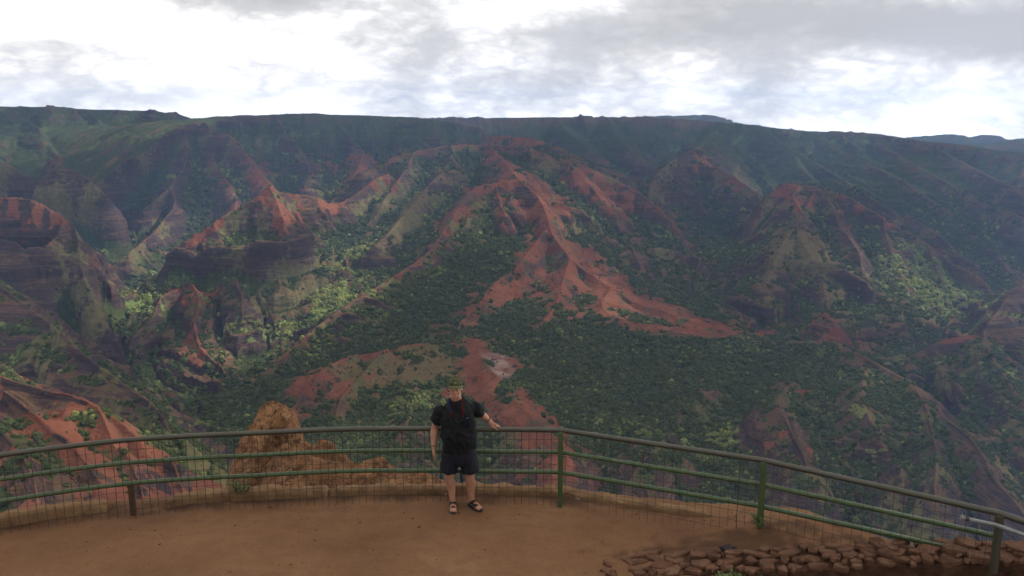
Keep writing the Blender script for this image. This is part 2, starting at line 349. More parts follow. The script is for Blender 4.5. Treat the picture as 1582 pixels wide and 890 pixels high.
def polar_to_xy(Zp, gx, gy):
    r_ = np.hypot(gx, gy); a_ = np.arctan2(gx, gy)
    fi = np.interp(r_, rc, np.arange(len(rc))); fj = np.clip((a_ - AZ0) / (AZ1 - AZ0) * (len(ac) - 1), 0, len(ac) - 1.001)
    i = np.clip(fi.astype(int), 0, len(rc) - 2); j = fj.astype(int); fi = fi - i; fj = fj - j
    return (Zp[i, j] * (1 - fi) + Zp[i + 1, j] * fi) * (1 - fj) + (Zp[i, j + 1] * (1 - fi) + Zp[i + 1, j + 1] * fi) * fj
def xy_sample(Gd, x0, y0, cell, X, Y):
    fx = np.clip((X - x0) / cell, 0, Gd.shape[1] - 1.001); fy = np.clip((Y - y0) / cell, 0, Gd.shape[0] - 1.001)
    i = fy.astype(np.int32); j = fx.astype(np.int32); fx = (fx - j).astype(np.float32); fy = (fy - i).astype(np.float32)
    return (Gd[i, j] * (1 - fx) + Gd[i, j + 1] * fx) * (1 - fy) + (Gd[i + 1, j] * (1 - fx) + Gd[i + 1, j + 1] * fx) * fy
def blur(A, n=1):
    for _ in range(n):
        A = .5 * A + .25 * (np.roll(A, 1, 0) + np.roll(A, -1, 0)); A = .5 * A + .25 * (np.roll(A, 1, 1) + np.roll(A, -1, 1))
    return A
FLOW = np.zeros_like(Z)
for cell, ex, n_d, st_, k_, nb_ in ((24., (-4600, 4600, 400, 6600), 160000, 48, 1., 1), (9., (-2300, 2300, 420, 4400), 320000, 56, .8, 1)):
    ex_x = np.arange(ex[0], ex[1], cell); ex_y = np.arange(ex[2], ex[3], cell); egx, egy = np.meshgrid(ex_x, ex_y)
    h_ = polar_to_xy(Z[::2, ::2], egx, egy) + 2.5 * perlin(egx / 40, egy / 40, 400)
    d_, f_ = erode(h_, cell, n_d, st_, seed=int(cell))
    d_ = np.clip(blur(d_, nb_), -45, 25); f_ = blur(np.log1p(f_), 1)
    m_ = sstep(0, 14, np.minimum.reduce([egx - ex[0], ex[1] - egx, egy - ex[2], ex[3] - egy]) / cell)
    Z = Z + k_ * xy_sample(d_ * m_, ex[0], ex[2], cell, X, Y).astype(np.float32)
    FLOW = np.maximum(FLOW, xy_sample((f_ - np.median(f_)) * m_, ex[0], ex[2], cell, X, Y))
    print('erosion', d_.min(), d_.max(), d_.std(), np.percentile(f_, [5, 50, 95]))
# layered lava flows: benches and small cliffs
dr = np.gradient(rr).astype(np.float32)[:, None]
def slope_of(Z):
    gr = np.gradient(Z, axis=0) / dr; ga = np.gradient(Z, axis=1) / (rr[:, None] * (az[1] - az[0])).astype(np.float32)
    return np.hypot(gr, ga), gr, ga
def box(Z, n, m=None):
    m = n if m is None else m
    for ax, k in ((0, n), (1, m)):
        if k < 1: continue
        P = np.concatenate([np.repeat(np.take(Z, [0], ax), k + 1, ax), Z, np.repeat(np.take(Z, [-1], ax), k, ax)], ax)
        c = np.cumsum(P, axis=ax, dtype=np.float64)
        n2 = 2 * k + 1
        Z = ((np.take(c, range(n2, n2 + Z.shape[ax]), ax) - np.take(c, range(0, Z.shape[ax]), ax)) / n2).astype(np.float32)
    return Z
sl0, _, _ = slope_of(box(Z, 4))
hard = np.clip((rr - 450) / 800, 0, 1)[:, None].astype(np.float32) * sstep(-.45, .2, fbm(X / 900, Y / 900, 120, 3)) * sstep(.28, .6, sl0) * np.clip(AMP, 0, 1)
for step, off, w in ((118, 20, .55), (43, 7, .85), (17, 3, .65)):
    zt = (Z + 9 * fbm(X / 330, Y / 330, 130 + step, 3) + off + .01 * X) / step
    fr = zt - np.floor(zt)
    ter = np.floor(zt) + np.where(fr < .62, fr * .35 / .62, .35 + (fr - .62) * .65 / .38)
    Z = Z + (ter - zt) * step * w * hard * (.35 + .65 * np.clip(D / 60, 0, 1))
# small-scale relief
k1 = np.minimum(D / 25, 1) * (.4 + .6 * np.clip(AMP, 0, 1)) * np.clip(rr / 600, .02, 1)[:, None].astype(np.float32)
Z = Z + (ridged(X / 62, Y / 62, 150, 3) * 4.6 + ridged(X / 17, Y / 17, 156, 2) * 1.3 * sstep(1300, 700, rr)[:, None] + fbm(X / 21, Y / 21, 160, 3) * 1.8) * k1
SL, GR, GA = slope_of(box(Z, 1))
CONV = np.clip((Z - box(Z, 9, 9)) / 6, -1.5, 1.5); CONV2 = np.clip((Z - box(Z, 30, 30)) / 18, -1.5, 1.5)
U, V = proj(X, Y, Z)
# ------------------------------------------------------------------ what covers the ground: soil, rock, grass, scrub
def blob(u, v, ru, rv, ang=0, y0=0, y1=20000, soft=.55):
    c, s = math.cos(R(ang)), math.sin(R(ang))
    m = np.zeros_like(Z)
    r = max(ru, rv) * 1.7
    sel = np.where((np.abs(U - u) < r) & (np.abs(V - v) < r) & (Y > y0) & (Y < y1))
    du, dv = U[sel] - u, V[sel] - v
    e = np.hypot((du * c + dv * s) / ru, (-du * s + dv * c) / rv)
    m[sel] = 1 - sstep(1 - soft, 1 + soft, e + EDGE[sel] * .45)
    return m
EDGE = fbm(X / 90, Y / 90, 200, 4)
n_big = fbm(X / 500, Y / 500, 210, 3); n_mid = fbm(X / 130, Y / 130, 220, 4); n_sml = fbm(X / 35, Y / 35, 230, 3)
red = A_red * (1 - sstep(10, 95, D + 60 * n_mid + 25 * n_sml)) * .62 + .2 * n_mid + .1 * CONV
SLC = np.clip(SL, 0, 1.5)
veg = .64 - .7 * (SLC - .6) - .28 * CONV - .25 * CONV2 + .3 * n_big + .3 * n_mid
pale = .12 + .2 * n_big + .15 * n_mid - .2 * CONV
grass = .35 + .4 * n_mid + .3 * fbm(X / 240, Y / 240, 240, 3)
grey = np.zeros_like(Z)
REDS = [(55,322,80,24,12,2000,2700),(30,645,80,30,14,300,800),(130,615,60,16,18,300,800),(190,655,40,18,30,300,800),(60,730,60,22,10,300,800),(402,266,34,30,30,3500,4700),(560,258,70,26,0,3700,5200),
 (432,325,42,24,20,2500,2900),(325,352,50,9,-38,2300,2900),(295,450,46,20,0,2000,2700),(300,535,20,28,0,1700,2400),(505,320,26,12,20,2700,3300),
 (600,285,26,14,0,2900,3500),(790,213,32,10,5,3800,4600),(760,287,52,14,-8,2700,3300),(698,340,30,18,-30,2500,3000),(776,318,13,22,15,2600,3100),
 (838,325,48,44,30,2300,3200),(880,395,52,34,35,2200,2700),(940,435,48,26,40,2100,2600),(855,440,80,24,-5,2000,2500),(1005,473,70,14,20,1900,2400),
 (1130,498,80,14,12,1750,2300),(925,292,75,26,28,2800,3600),(1085,508,110,9,5,1750,2100),(965,494,8,8,0,1700,2200),(885,481,16,11,50,1800,2300),
 (738,533,26,17,30,1500,2000),(775,612,66,24,15,1100,1700),(560,548,66,9,-12,1500,1800),(525,602,17,13,-30,1300,1650),(575,583,9,6,0,1300,1700),
 (692,606,14,9,0,1200,1700),(1082,242,18,12,50,3900,4700),(1120,272,52,14,25,3700,4500),(1228,300,34,24,20,2900,3500),(1335,322,60,12,32,2900,3400),
 (1272,502,20,9,0,1900,2400),(1482,523,26,6,-8,1800,2100),(1218,676,15,9,35,1000,1500),(1190,688,9,5,0,1000,1500),(1250,698,10,8,0,1000,1500),(1240,606,15,4,0,1200,1600),(820,640,40,26,30,1000,1500)]
for b in REDS: red = np.maximum(red, blob(*b) * (1.0 + .15 * n_sml - .35 * np.maximum(-CONV, 0)))
for b, k in (((772,563,30,12,45,1400,1800), 1.0),): grey = np.maximum(grey, k * blob(*b) * (.6 + .8 * n_sml))
GREENS = [((1000,570,190,52,5,1200,2000), 1), ((1210,560,130,42,15,1200,1900), 1), ((1400,640,60,40,40,1000,1500), .5), ((745,390,75,66,0,2100,3000), .95),
 ((720,250,130,24,-5,3000,3700), .9), ((365,325,45,22,-35,2300,2800), 1), ((640,450,90,44,-30,1700,2700), .9), ((430,580,130,60,-15,1200,2100), .9),
 ((240,430,50,60,20,2000,3300), .7), ((560,420,60,90,30,1700,3000), .55), ((420,480,90,60,-20,1700,2500), .55), ((1440,440,90,60,30,2300,3000), .7),
 ((860,490,60,30,10,1700,2200), .8), ((600,360,40,60,20,2500,3300), .5), ((1270,270,260,60,18,3300,6500), .75), ((550,205,200,28,0,4000,5200), .9), ((900,215,160,22,0,4500,7000), .9),
 ((110,200,170,34,5,4200,5600), .7), ((880,550,60,60,0,1300,1900), .8), ((620,625,70,30,0,1100,1500), .7), ((1520,580,70,50,20,1300,1900), .6), ((1380,660,150,70,30,950,1600), .62), ((1060,640,120,50,0,1100,1500), .6), ((640,265,50,30,0,3000,3500), .6)]
for b, k in GREENS: veg = np.maximum(veg, k * blob(*b) * (.8 + .35 * n_sml + .2 * n_mid - .15 * CONV))
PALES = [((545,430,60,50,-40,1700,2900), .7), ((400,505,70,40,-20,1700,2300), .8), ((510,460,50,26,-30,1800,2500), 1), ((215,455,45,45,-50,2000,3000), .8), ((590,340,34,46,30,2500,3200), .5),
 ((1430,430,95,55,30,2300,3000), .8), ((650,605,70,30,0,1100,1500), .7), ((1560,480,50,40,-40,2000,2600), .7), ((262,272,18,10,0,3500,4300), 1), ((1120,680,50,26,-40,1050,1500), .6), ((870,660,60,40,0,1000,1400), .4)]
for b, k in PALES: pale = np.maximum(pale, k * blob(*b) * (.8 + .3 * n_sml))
OLIVE = [((620,570,120,38,-5,1300,1900), 1), ((610,330,60,60,40,2400,3300), .7), ((700,275,50,22,0,2800,3500), .5), ((1240,390,90,50,20,2500,3200), .6), ((460,440,80,50,-30,2000,2700), .7)]
for b, k in OLIVE:
    q = k * blob(*b); grass = np.maximum(grass, q); veg = veg * (1 - .65 * q)
veg = veg * (1 - .92 * np.clip(red, 0, 1)) * (1 - grey) - .1 * grey
# plateau tops are wooded
veg = np.maximum(veg, .85 * sstep(.3, .15, SL) * sstep(3800, 4600, Y))
veg = np.where(rr[:, None] < 300, .35 + .3 * n_sml, veg)
far = sstep(3600, 5200, Y)
red = red * (1 - .55 * far); veg = veg + .28 * far * sstep(1.1, .5, SL)
brk = fbm(X / 55, Y / 55, 260, 4); red = red * (1 - .75 * sstep(.18, .42, brk + .35 * sstep(.62, 1.0, SL) - .1)); 
veg = np.maximum(veg, .62 * sstep(.22, .4, fbm(X / 70, Y / 110, 270, 4) - .18 * CONV) * sstep(1.0, .6, SL))
core = np.zeros_like(Z)
for b in ((835,318,40,40,35,2400,3250),(880,385,46,40,40,2200,2750),(935,432,60,26,38,2050,2650),(1010,473,90,17,22,1850,2450),(1110,500,95,12,10,1750,2200),(760,288,50,11,-10,2750,3300),(800,440,70,13,-32,2000,2600),(925,292,60,18,26,2900,3600)):
    core = np.maximum(core, blob(*b, .4))
core = core * (1 - .7 * sstep(.3, .6, brk + .4 * sstep(.75, 1.1, SL)))
red = np.maximum(red, core * (.66 + .3 * n_sml + .25 * n_mid)); veg = veg * (1 - .7 * core)
for a_ in (red, veg, pale, grass, grey): np.clip(a_, 0, 1, out=a_)

Vt = np.stack([X, Y, Z], -1).reshape(-1, 3)
tme = np_mesh('terrain', Vt, grid_quads(NR, NA)[:, ::-1])
def vcol(me, name, r, g, b, a):
    at_ = me.color_attributes.new(name, 'FLOAT_COLOR', 'POINT')
    at_.data.foreach_set('color', np.stack([r, g, b, a], -1).astype(np.float32).ravel())
vcol(tme, 'cover', red, veg, grass, pale)
vcol(tme, 'ground', grey, np.clip(SL, 0, 2) / 2, np.clip(CONV * .5 + .5, 0, 1), np.ones_like(Z))

def terr_mat(nt, N, b):
    g = N('ShaderNodeNewGeometry'); P = g.outputs['Position']
    c1 = N('ShaderNodeVertexColor', layer_name='cover'); c2 = N('ShaderNodeVertexColor', layer_name='ground')
    s1 = N('ShaderNodeSeparateColor'); nt.links.new(c1.outputs[0], s1.inputs[0])
    s2 = N('ShaderNodeSeparateColor'); nt.links.new(c2.outputs[0], s2.inputs[0])
    RED, VEG, GRA, PAL = s1.outputs[0], s1.outputs[1], s1.outputs[2], c1.outputs[1]
    GREY, SLO = s2.outputs[0], s2.outputs[1]
    # strata: noise squeezed flat so that it reads as level beds
    mp = N('ShaderNodeMapping'); mp.inputs['Scale'].default_value = (.0035, .0035, .075); nt.links.new(P, mp.inputs[0])
    st = noise(nt, mp.outputs[0], 1, 5, .62)
    mp2 = N('ShaderNodeMapping'); mp2.inputs['Scale'].default_value = (.0022, .0022, .024); mp2.inputs['Location'].default_value = (3, 1, 7); nt.links.new(P, mp2.inputs[0])
    st2 = noise(nt, mp2.outputs[0], 1, 4, .6)
    rock = ramp(nt, st, [(.32, (.022, .018, .021)), (.42, (.070, .044, .041)), (.46, (.024, .019, .022)), (.52, (.095, .057, .044)), (.55, (.034, .025, .027)), (.61, (.14, .084, .058)), (.66, (.045, .032, .032))])
    rock = mix(nt, mth(nt, 'MULTIPLY', ramp(nt, st2, [(.42, (0, 0, 0)), (.58, (1, 1, 1))]), .65), rock, mix(nt, .5, rock, (.035, .026, .03)))
    nb = noise(nt, P, .009, 5); nm = noise(nt, P, .06, 4); nf = noise(nt, P, .25, 3)
    soil = ramp(nt, nb, [(.3, (.10, .039, .025)), (.5, (.165, .058, .033)), (.7, (.22, .092, .054))])
    mpg = N('ShaderNodeMapping'); mpg.inputs['Scale'].default_value = (.03, .03, .006); nt.links.new(P, mpg.inputs[0])
    streak = noise(nt, mpg.outputs[0], 1, 5, .65)
    soil = mix(nt, mth(nt, 'MULTIPLY', ramp(nt, streak, [(.4, (0, 0, 0)), (.65, (1, 1, 1))]), .5), soil, (.09, .04, .031))
    gra = ramp(nt, nm, [(.3, (.075, .062, .03)), (.5, (.105, .095, .042)), (.7, (.14, .11, .055))])
    scrub = ramp(nt, nm, [(.3, (.023, .030, .012)), (.5, (.046, .056, .020)), (.72, (.078, .088, .032))])
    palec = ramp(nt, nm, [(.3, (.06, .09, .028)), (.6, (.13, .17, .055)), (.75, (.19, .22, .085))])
    def cut(fac, lo, hi, amt, n=nm):
        x = mth(nt, 'ADD', fac, mth(nt, 'MULTIPLY', mth(nt, 'SUBTRACT', n, .5), amt))
        m = N('ShaderNodeMapRange', interpolation_type='SMOOTHSTEP'); nt.links.new(x, m.inputs[0]); m.inputs[1].default_value = lo; m.inputs[2].default_value = hi
        return m.outputs[0]
    c = mix(nt, cut(GRA, .45, .6, .9), rock, gra)
    c = mix(nt, mth(nt, 'MULTIPLY', cut(SLO, .5, .33, .35), .55), c, mix(nt, .5, soil, gra))
    brkn = mth(nt, 'ADD', mth(nt, 'MULTIPLY', nm, .6), mth(nt, 'MULTIPLY', nf, .45))
    c = mix(nt, cut(RED, .42, .56, 1.3, brkn), c, soil)
    c = mix(nt, GREY, c, (.24, .17, .15))
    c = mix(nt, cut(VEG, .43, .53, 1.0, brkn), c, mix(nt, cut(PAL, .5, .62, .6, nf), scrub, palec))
    nt.links.new(c, b.inputs['Base Color'])
    bp = N('ShaderNodeBump'); bp.inputs['Strength'].default_value = .9; bp.inputs['Distance'].default_value = 5
    hgt = mth(nt, 'ADD', mth(nt, 'MULTIPLY', st, 1.2), mth(nt, 'ADD', mth(nt, 'MULTIPLY', nm, 1.1), mth(nt, 'MULTIPLY', nf, .35)))
    hgt = mth(nt, 'ADD', hgt, mth(nt, 'MULTIPLY', streak, .5)); nt.links.new(hgt, bp.inputs['Height']); nt.links.new(bp.outputs[0], b.inputs['Normal'])
M_TERR = mat('canyon_ground', terr_mat, 1, 0)
tag(link('terrain', tme, M_TERR), kind='structure')
# ------------------------------------------------------------------ sky, sun, clouds, air
SUN_AZ, SUN_EL = R(76), R(42)          # to the right of the view, high
S = np.array([math.cos(SUN_EL) * math.sin(SUN_AZ), math.cos(SUN_EL) * math.cos(SUN_AZ), math.sin(SUN_EL)])
W = bpy.data.worlds.new('World'); SC.world = W; W.use_nodes = True
nt = W.node_tree; bg = nt.nodes['Background']
N = lambda t, **k: _node(nt, t, **k)
sky = N('ShaderNodeTexSky'); sky.sky_type = 'NISHITA'; sky.sun_disc = False; sky.sun_elevation = SUN_EL; sky.sun_rotation = SUN_AZ
tc = N('ShaderNodeTexCoord'); sx = N('ShaderNodeSeparateXYZ'); nt.links.new(tc.outputs['Generated'], sx.inputs[0])
cb = N('ShaderNodeMapping'); cb.inputs['Scale'].default_value = (3.0, 3.0, 7.0); nt.links.new(tc.outputs['Generated'], cb.inputs[0])
n1 = noise(nt, cb.outputs[0], 1.0, 3, .5, dist=.5)
n2 = noise(nt, cb.outputs[0], 2.6, 9, .6, dist=.12)
n3 = noise(nt, cb.outputs[0], 7.5, 5, .55, dist=.2)
puff = mth(nt, 'ABSOLUTE', mth(nt, 'SUBTRACT', mth(nt, 'MULTIPLY', n3, 2.0), 1.0))
mx = mth(nt, 'ADD', mth(nt, 'MULTIPLY', n1, .42), mth(nt, 'ADD', mth(nt, 'MULTIPLY', n2, .50), mth(nt, 'MULTIPLY', puff, .22)))
# two heavier banks of cloud in the deck overhead
def bank(u, v, wu, wv):
    d = Vector(ray(u, v)).normalized()
    ax = mth(nt, 'MULTIPLY', mth(nt, 'SUBTRACT', mth(nt, 'DIVIDE', sx.outputs[0], sx.outputs[1]), d.x / d.y), 1 / wu)
    az_ = mth(nt, 'MULTIPLY', mth(nt, 'SUBTRACT', mth(nt, 'DIVIDE', sx.outputs[2], sx.outputs[1]), d.z / d.y), 1 / wv)
    r2 = mth(nt, 'ADD', mth(nt, 'MULTIPLY', ax, ax), mth(nt, 'MULTIPLY', az_, az_))
    front = mth(nt, 'GREATER_THAN', sx.outputs[1], .05)
    return mth(nt, 'MULTIPLY', mth(nt, 'EXPONENT', mth(nt, 'MULTIPLY', r2, -1)), front)
BK = mth(nt, 'ADD', bank(1180, 25, .24, .045), mth(nt, 'ADD', bank(1500, 45, .14, .03), mth(nt, 'MULTIPLY', bank(440, -5, .16, .022), .7)))
mx = mth(nt, 'SUBTRACT', mx, mth(nt, 'MULTIPLY', BK, .24))
CLOUD = ramp(nt, mx, [(.26, (.52, .52, .53)), (.38, (.66, .66, .67)), (.45, (.90, .90, .90)), (.52, (1.2, 1.2, 1.19)), (.66, (1.7, 1.7, 1.69))])
skc = N('ShaderNodeMix', data_type='RGBA', blend_type='MULTIPLY'); skc.inputs[0].default_value = 1
nt.links.new(sky.outputs[0], skc.inputs[6]); skc.inputs[7].default_value = (.1, .1, .1, 1)
# the deck is thin and glaring towards the horizon, thick and grey overhead
glare = ramp(nt, sx.outputs[2], [(0, (3.7, 3.7, 3.7)), (.05, (2.6, 2.6, 2.6)), (.12, (1.8, 1.8, 1.8)), (.18, (1.6, 1.6, 1.6)), (.32, (.28, .29, .31)), (.6, (.19, .20, .22))])
CLOUD = mix(nt, 1.0, CLOUD, glare, 'MULTIPLY')
# the bright side of the overcast is ahead, towards the sun; behind the visitor it is darker
side = ramp(nt, mth(nt, 'ADD', mth(nt, 'MULTIPLY', mth(nt, 'ADD', mth(nt, 'MULTIPLY', sx.outputs[1], .8), mth(nt, 'MULTIPLY', sx.outputs[0], .35)), .5), .5), [(.15, (.32, .33, .35)), (.62, (1, 1, 1))])
CLOUD = mix(nt, 1.0, CLOUD, side, 'MULTIPLY')
out = mix(nt, .95, skc.outputs[2], CLOUD)
# background strength stays .1: the clouds are written ten times up
up = N('ShaderNodeMix', data_type='RGBA', blend_type='MULTIPLY'); up.inputs[0].default_value = 1
nt.links.new(out, up.inputs[6]); up.inputs[7].default_value = (6.85, 6.6, 6.3, 1)
nt.links.new(up.outputs[2], bg.inputs[0]); bg.inputs[1].default_value = .1

sd = bpy.data.lights.new('sun', 'SUN'); sd.energy = 5.0; sd.angle = R(.53); sd.color = (1, .95, .86)
so = bpy.data.objects.new('sun', sd); COL.objects.link(so)
so.rotation_euler = Vector(-S).to_track_quat('-Z', 'Y').to_euler()

# unseen cloud deck shaped to shade the canyon, with gaps for sun patches
ZC = 1500.
gx, gy = np.meshgrid(np.arange(-6500, 9501, 75.), np.arange(-3500, 8001, 75.))
thick = 110 + 150 * fbm(gx / 1500, gy / 1500, 300, 3) + 30 * fbm(gx / 350, gy / 350, 310, 3)
GAPS = [(535,425,2300,230,1),(470,470,2150,190,1),(400,505,1950,200,1),(575,350,2750,190,1),(225,450,2500,230,1),(1400,430,2650,260,1),(1470,470,2550,210,1),(1340,390,2800,130,.8),
        (1330,625,1330,45,1),(1120,680,1180,60,.9),(90,205,4900,520,.9),(235,230,4800,300,.85),(1560,250,4300,300,.8),(840,320,2900,330,.74),(930,410,2350,270,.74),(760,570,1550,210,.66),(640,610,1350,110,.8),
        (60,640,560,170,.62),(430,325,2700,140,.8),(860,660,1150,110,.7),(1570,480,2250,150,.85),(262,272,3850,110,.9),(1010,480,2150,160,.6),(940,280,3300,220,.6),(1240,300,3200,160,.55),(1390,560,1500,60,.9),(985,665,1150,50,.8), (1100,600,1500,200,.35)]
for u_, v_, Y_, r_, k_ in GAPS:
    p = np.array(at(u_, v_, Y_)); q = p + S * ((ZC - p[2]) / S[2])
    wob_ = .35 * fbm(gx / 220, gy / 220, 320 + int(u_) % 50, 3)
    e = np.hypot(gx - q[0], gy - q[1]) / r_ + wob_
    k_ = min(1, k_ * 1.18); thick = thick * (1 - k_ * (1 - sstep(.7, 1.3, e)))
thick = np.maximum(thick, 260 * np.exp(-((gx - S[0] / S[2] * ZC) ** 2 + (gy - S[1] / S[2] * ZC) ** 2) / 420. ** 2))
thick = thick * (1 - .45 * sstep(4300, 5600, gy))
edge = np.minimum.reduce([gx + 6500, 9500 - gx, gy + 3500, 8000 - gy]) / 600
thick = np.clip(thick * sstep(0, 1, edge), 0, 400)
zt_ = ZC + thick * .8 + .5; zb_ = ZC - thick * .2 - .5
nr_, nc_ = gx.shape
q_ = grid_quads(nr_, nc_); nV = nr_ * nc_
i_ = np.arange(nV).reshape(nr_, nc_)
per = np.concatenate([i_[0, :], i_[1:, -1], i_[-1, -2::-1], i_[-2:0:-1, 0]]); pn = np.roll(per, -1)
Vc = np.concatenate([np.stack([gx, gy, zb_], -1).reshape(-1, 3), np.stack([gx, gy, zt_], -1).reshape(-1, 3)])
Qc = np.concatenate([q_[:, ::-1], q_ + nV, np.stack([per, pn, pn + nV, per + nV], -1)])
cme = np_mesh('clouds', Vc, Qc)
dn = np.clip(1 - np.exp(-np.concatenate([thick.ravel()] * 2) / 42), 0, 1)
a_ = cme.attributes.new('cloud_cover', 'FLOAT', 'POINT'); a_.data.foreach_set('value', dn.astype(np.float32))
mc = bpy.data.materials.new('cloud'); mc.use_nodes = True; nt = mc.node_tree; nt.nodes.clear()
N = lambda t, **k: _node(nt, t, **k)
at_ = N('ShaderNodeAttribute', attribute_name='cloud_cover')
tr = N('ShaderNodeBsdfTransparent'); tl = N('ShaderNodeBsdfTranslucent', i_Color=(.97, .97, .97, 1)); df = N('ShaderNodeBsdfDiffuse', i_Color=(.95, .95, .95, 1))
m1 = N('ShaderNodeMixShader', i_0=.25); nt.links.new(tl.outputs[0], m1.inputs[1]); nt.links.new(df.outputs[0], m1.inputs[2])
m2 = N('ShaderNodeMixShader'); nt.links.new(mth(nt, 'MULTIPLY', at_.outputs['Fac'], .74), m2.inputs[0]); nt.links.new(tr.outputs[0], m2.inputs[1]); nt.links.new(m1.outputs[0], m2.inputs[2])
oo = N('ShaderNodeOutputMaterial'); nt.links.new(m2.outputs[0], oo.inputs[0])
tag(link('clouds', cme, mc), kind='stuff')

# the air of the canyon
HZ = (-13500., 13500., -60., 13400., -760., 760.)
hb = bmesh.new(); bmesh.ops.create_cube(hb, size=1)
for v in hb.verts:
    v.co = ((HZ[0], HZ[1])[v.co.x > 0], (HZ[2], HZ[3])[v.co.y > 0], (HZ[4], HZ[5])[v.co.z > 0])
hm = bpy.data.meshes.new('haze'); hb.to_mesh(hm)
mh = bpy.data.materials.new('haze'); mh.use_nodes = True; nt = mh.node_tree; nt.nodes.clear()
pv = nt.nodes.new('ShaderNodeVolumePrincipled'); pv.inputs['Color'].default_value = (.34, .56, 1, 1); pv.inputs['Density'].default_value = 9e-5; pv.inputs['Anisotropy'].default_value = .3
oo = nt.nodes.new('ShaderNodeOutputMaterial'); nt.links.new(pv.outputs[0], oo.inputs['Volume'])
tag(link('haze', hm, mh), kind='stuff')

SC.render.engine = 'CYCLES'
cy = SC.cycles
cy.use_denoising = True; cy.max_bounces = 6; cy.diffuse_bounces = 3; cy.glossy_bounces = 2; cy.transparent_max_bounces = 12; cy.volume_bounces = 0
cy.use_adaptive_sampling = True; cy.adaptive_threshold = .02
SC.view_settings.view_transform = 'Standard'; SC.view_settings.look = 'None'; SC.view_settings.exposure = .45; SC.view_settings.gamma = 1
# ------------------------------------------------------------------ the woods on the slopes
ELEV = (Z - HC) / rr[:, None].astype(np.float32)
RUN = np.maximum.accumulate(ELEV, axis=0)
seen = ELEV > RUN - .012
ang = np.abs(az)[None] < R(42)
cell_a = (np.gradient(rr) * rr * (az[1] - az[0]))[:, None].astype(np.float32)
crown = (3.1 + 2.0 * sstep(900, 2200, rr) + 3.2 * sstep(2200, 4000, rr))[:, None].astype(np.float32)
vegn = veg + .22 * n_sml + .18 * fbm(X / 60, Y / 60, 500, 2)
dens = sstep(.38, .66, vegn) * .8 + .035 * sstep(.2, .5, veg + .5 * grass) * (1 - red)
dens = dens * (.45 + .75 * sstep(-.35, .25, fbm(X / 42, Y / 42, 520, 3)))
dens = dens * sstep(1.35, .8, SL) + .05 * (1 - .5 * sstep(.5, 1, red)) * sstep(-.3, .3, n_mid)
expn = dens * cell_a / (crown * .95) ** 2 * seen * ang * ((rr > 330) & (rr < 4700))[:, None]
cnt = rng.poisson(np.clip(expn, 0, 3))
vi, vj = np.nonzero(cnt); rep = cnt[vi, vj]; vi = np.repeat(vi, rep); vj = np.repeat(vj, rep)
n = len(vi); print('trees', n)
dr_ = np.gradient(rr)[vi]; jr = (rng.random(n) - .5) * dr_; ja = (rng.random(n) - .5) * (az[1] - az[0])
tr_, ta_ = rr[vi] + jr, az[vj] + ja
tz = Z[vi, vj] + GR[vi, vj] * jr + GA[vi, vj] * ja * rr[vi]
sc_ = crown[vi, 0] * np.exp(rng.normal(0, .34, n)) * .60 * np.where(vegn[vi, vj] > .4, 1, .5)
pz = np.clip(pale[vi, vj] + rng.normal(0, .18, n) + .4 * (rng.random(n) < .012), 0, 1); patch = n_sml[vi, vj]
pt = bpy.data.meshes.new('forest')
pt.vertices.add(n); pt.vertices.foreach_set('co', np.stack([tr_ * np.sin(ta_), tr_ * np.cos(ta_), tz + sc_ * .12], -1).astype(np.float32).ravel())
for nm, val in (('size', sc_), ('spin', rng.random(n) * 6.283), ('pale', pz), ('dry', np.clip(.25 + .25 * patch + rng.normal(0, .2, n), 0, 1))):
    a = pt.attributes.new(nm, 'FLOAT', 'POINT'); a.data.foreach_set('value', val.astype(np.float32))
a = pt.attributes.new('form', 'INT', 'POINT'); a.data.foreach_set('value', rng.integers(0, 5, n).astype(np.int32))

def leaf_mat(nt, N, b):
    at1 = N('ShaderNodeAttribute', attribute_name='pale', attribute_type='INSTANCER'); at2 = N('ShaderNodeAttribute', attribute_name='dry', attribute_type='INSTANCER')
    tcn = N('ShaderNodeTexCoord')
    k = noise(nt, tcn.outputs['Object'], 3.2, 3, .6)
    dark = ramp(nt, k, [(.32, (.020, .027, .010)), (.5, (.042, .054, .018)), (.68, (.072, .088, .028))])
    dry = ramp(nt, k, [(.3, (.05, .055, .022)), (.7, (.10, .10, .045))])
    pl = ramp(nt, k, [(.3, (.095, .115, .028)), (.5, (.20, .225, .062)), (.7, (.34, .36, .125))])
    m = N('ShaderNodeMapRange', interpolation_type='SMOOTHSTEP'); nt.links.new(at1.outputs['Fac'], m.inputs[0]); m.inputs[1].default_value = .35; m.inputs[2].default_value = .8
    d2 = N('ShaderNodeMapRange', interpolation_type='SMOOTHSTEP'); nt.links.new(at2.outputs['Fac'], d2.inputs[0]); d2.inputs[1].default_value = .3; d2.inputs[2].default_value = .75
    nt.links.new(mix(nt, m.outputs[0], mix(nt, d2.outputs[0], dark, dry), pl), b.inputs['Base Color'])
M_LEAF = mat('tree_canopy', leaf_mat, .9, .1)
protos = bpy.data.collections.new('tree_forms')
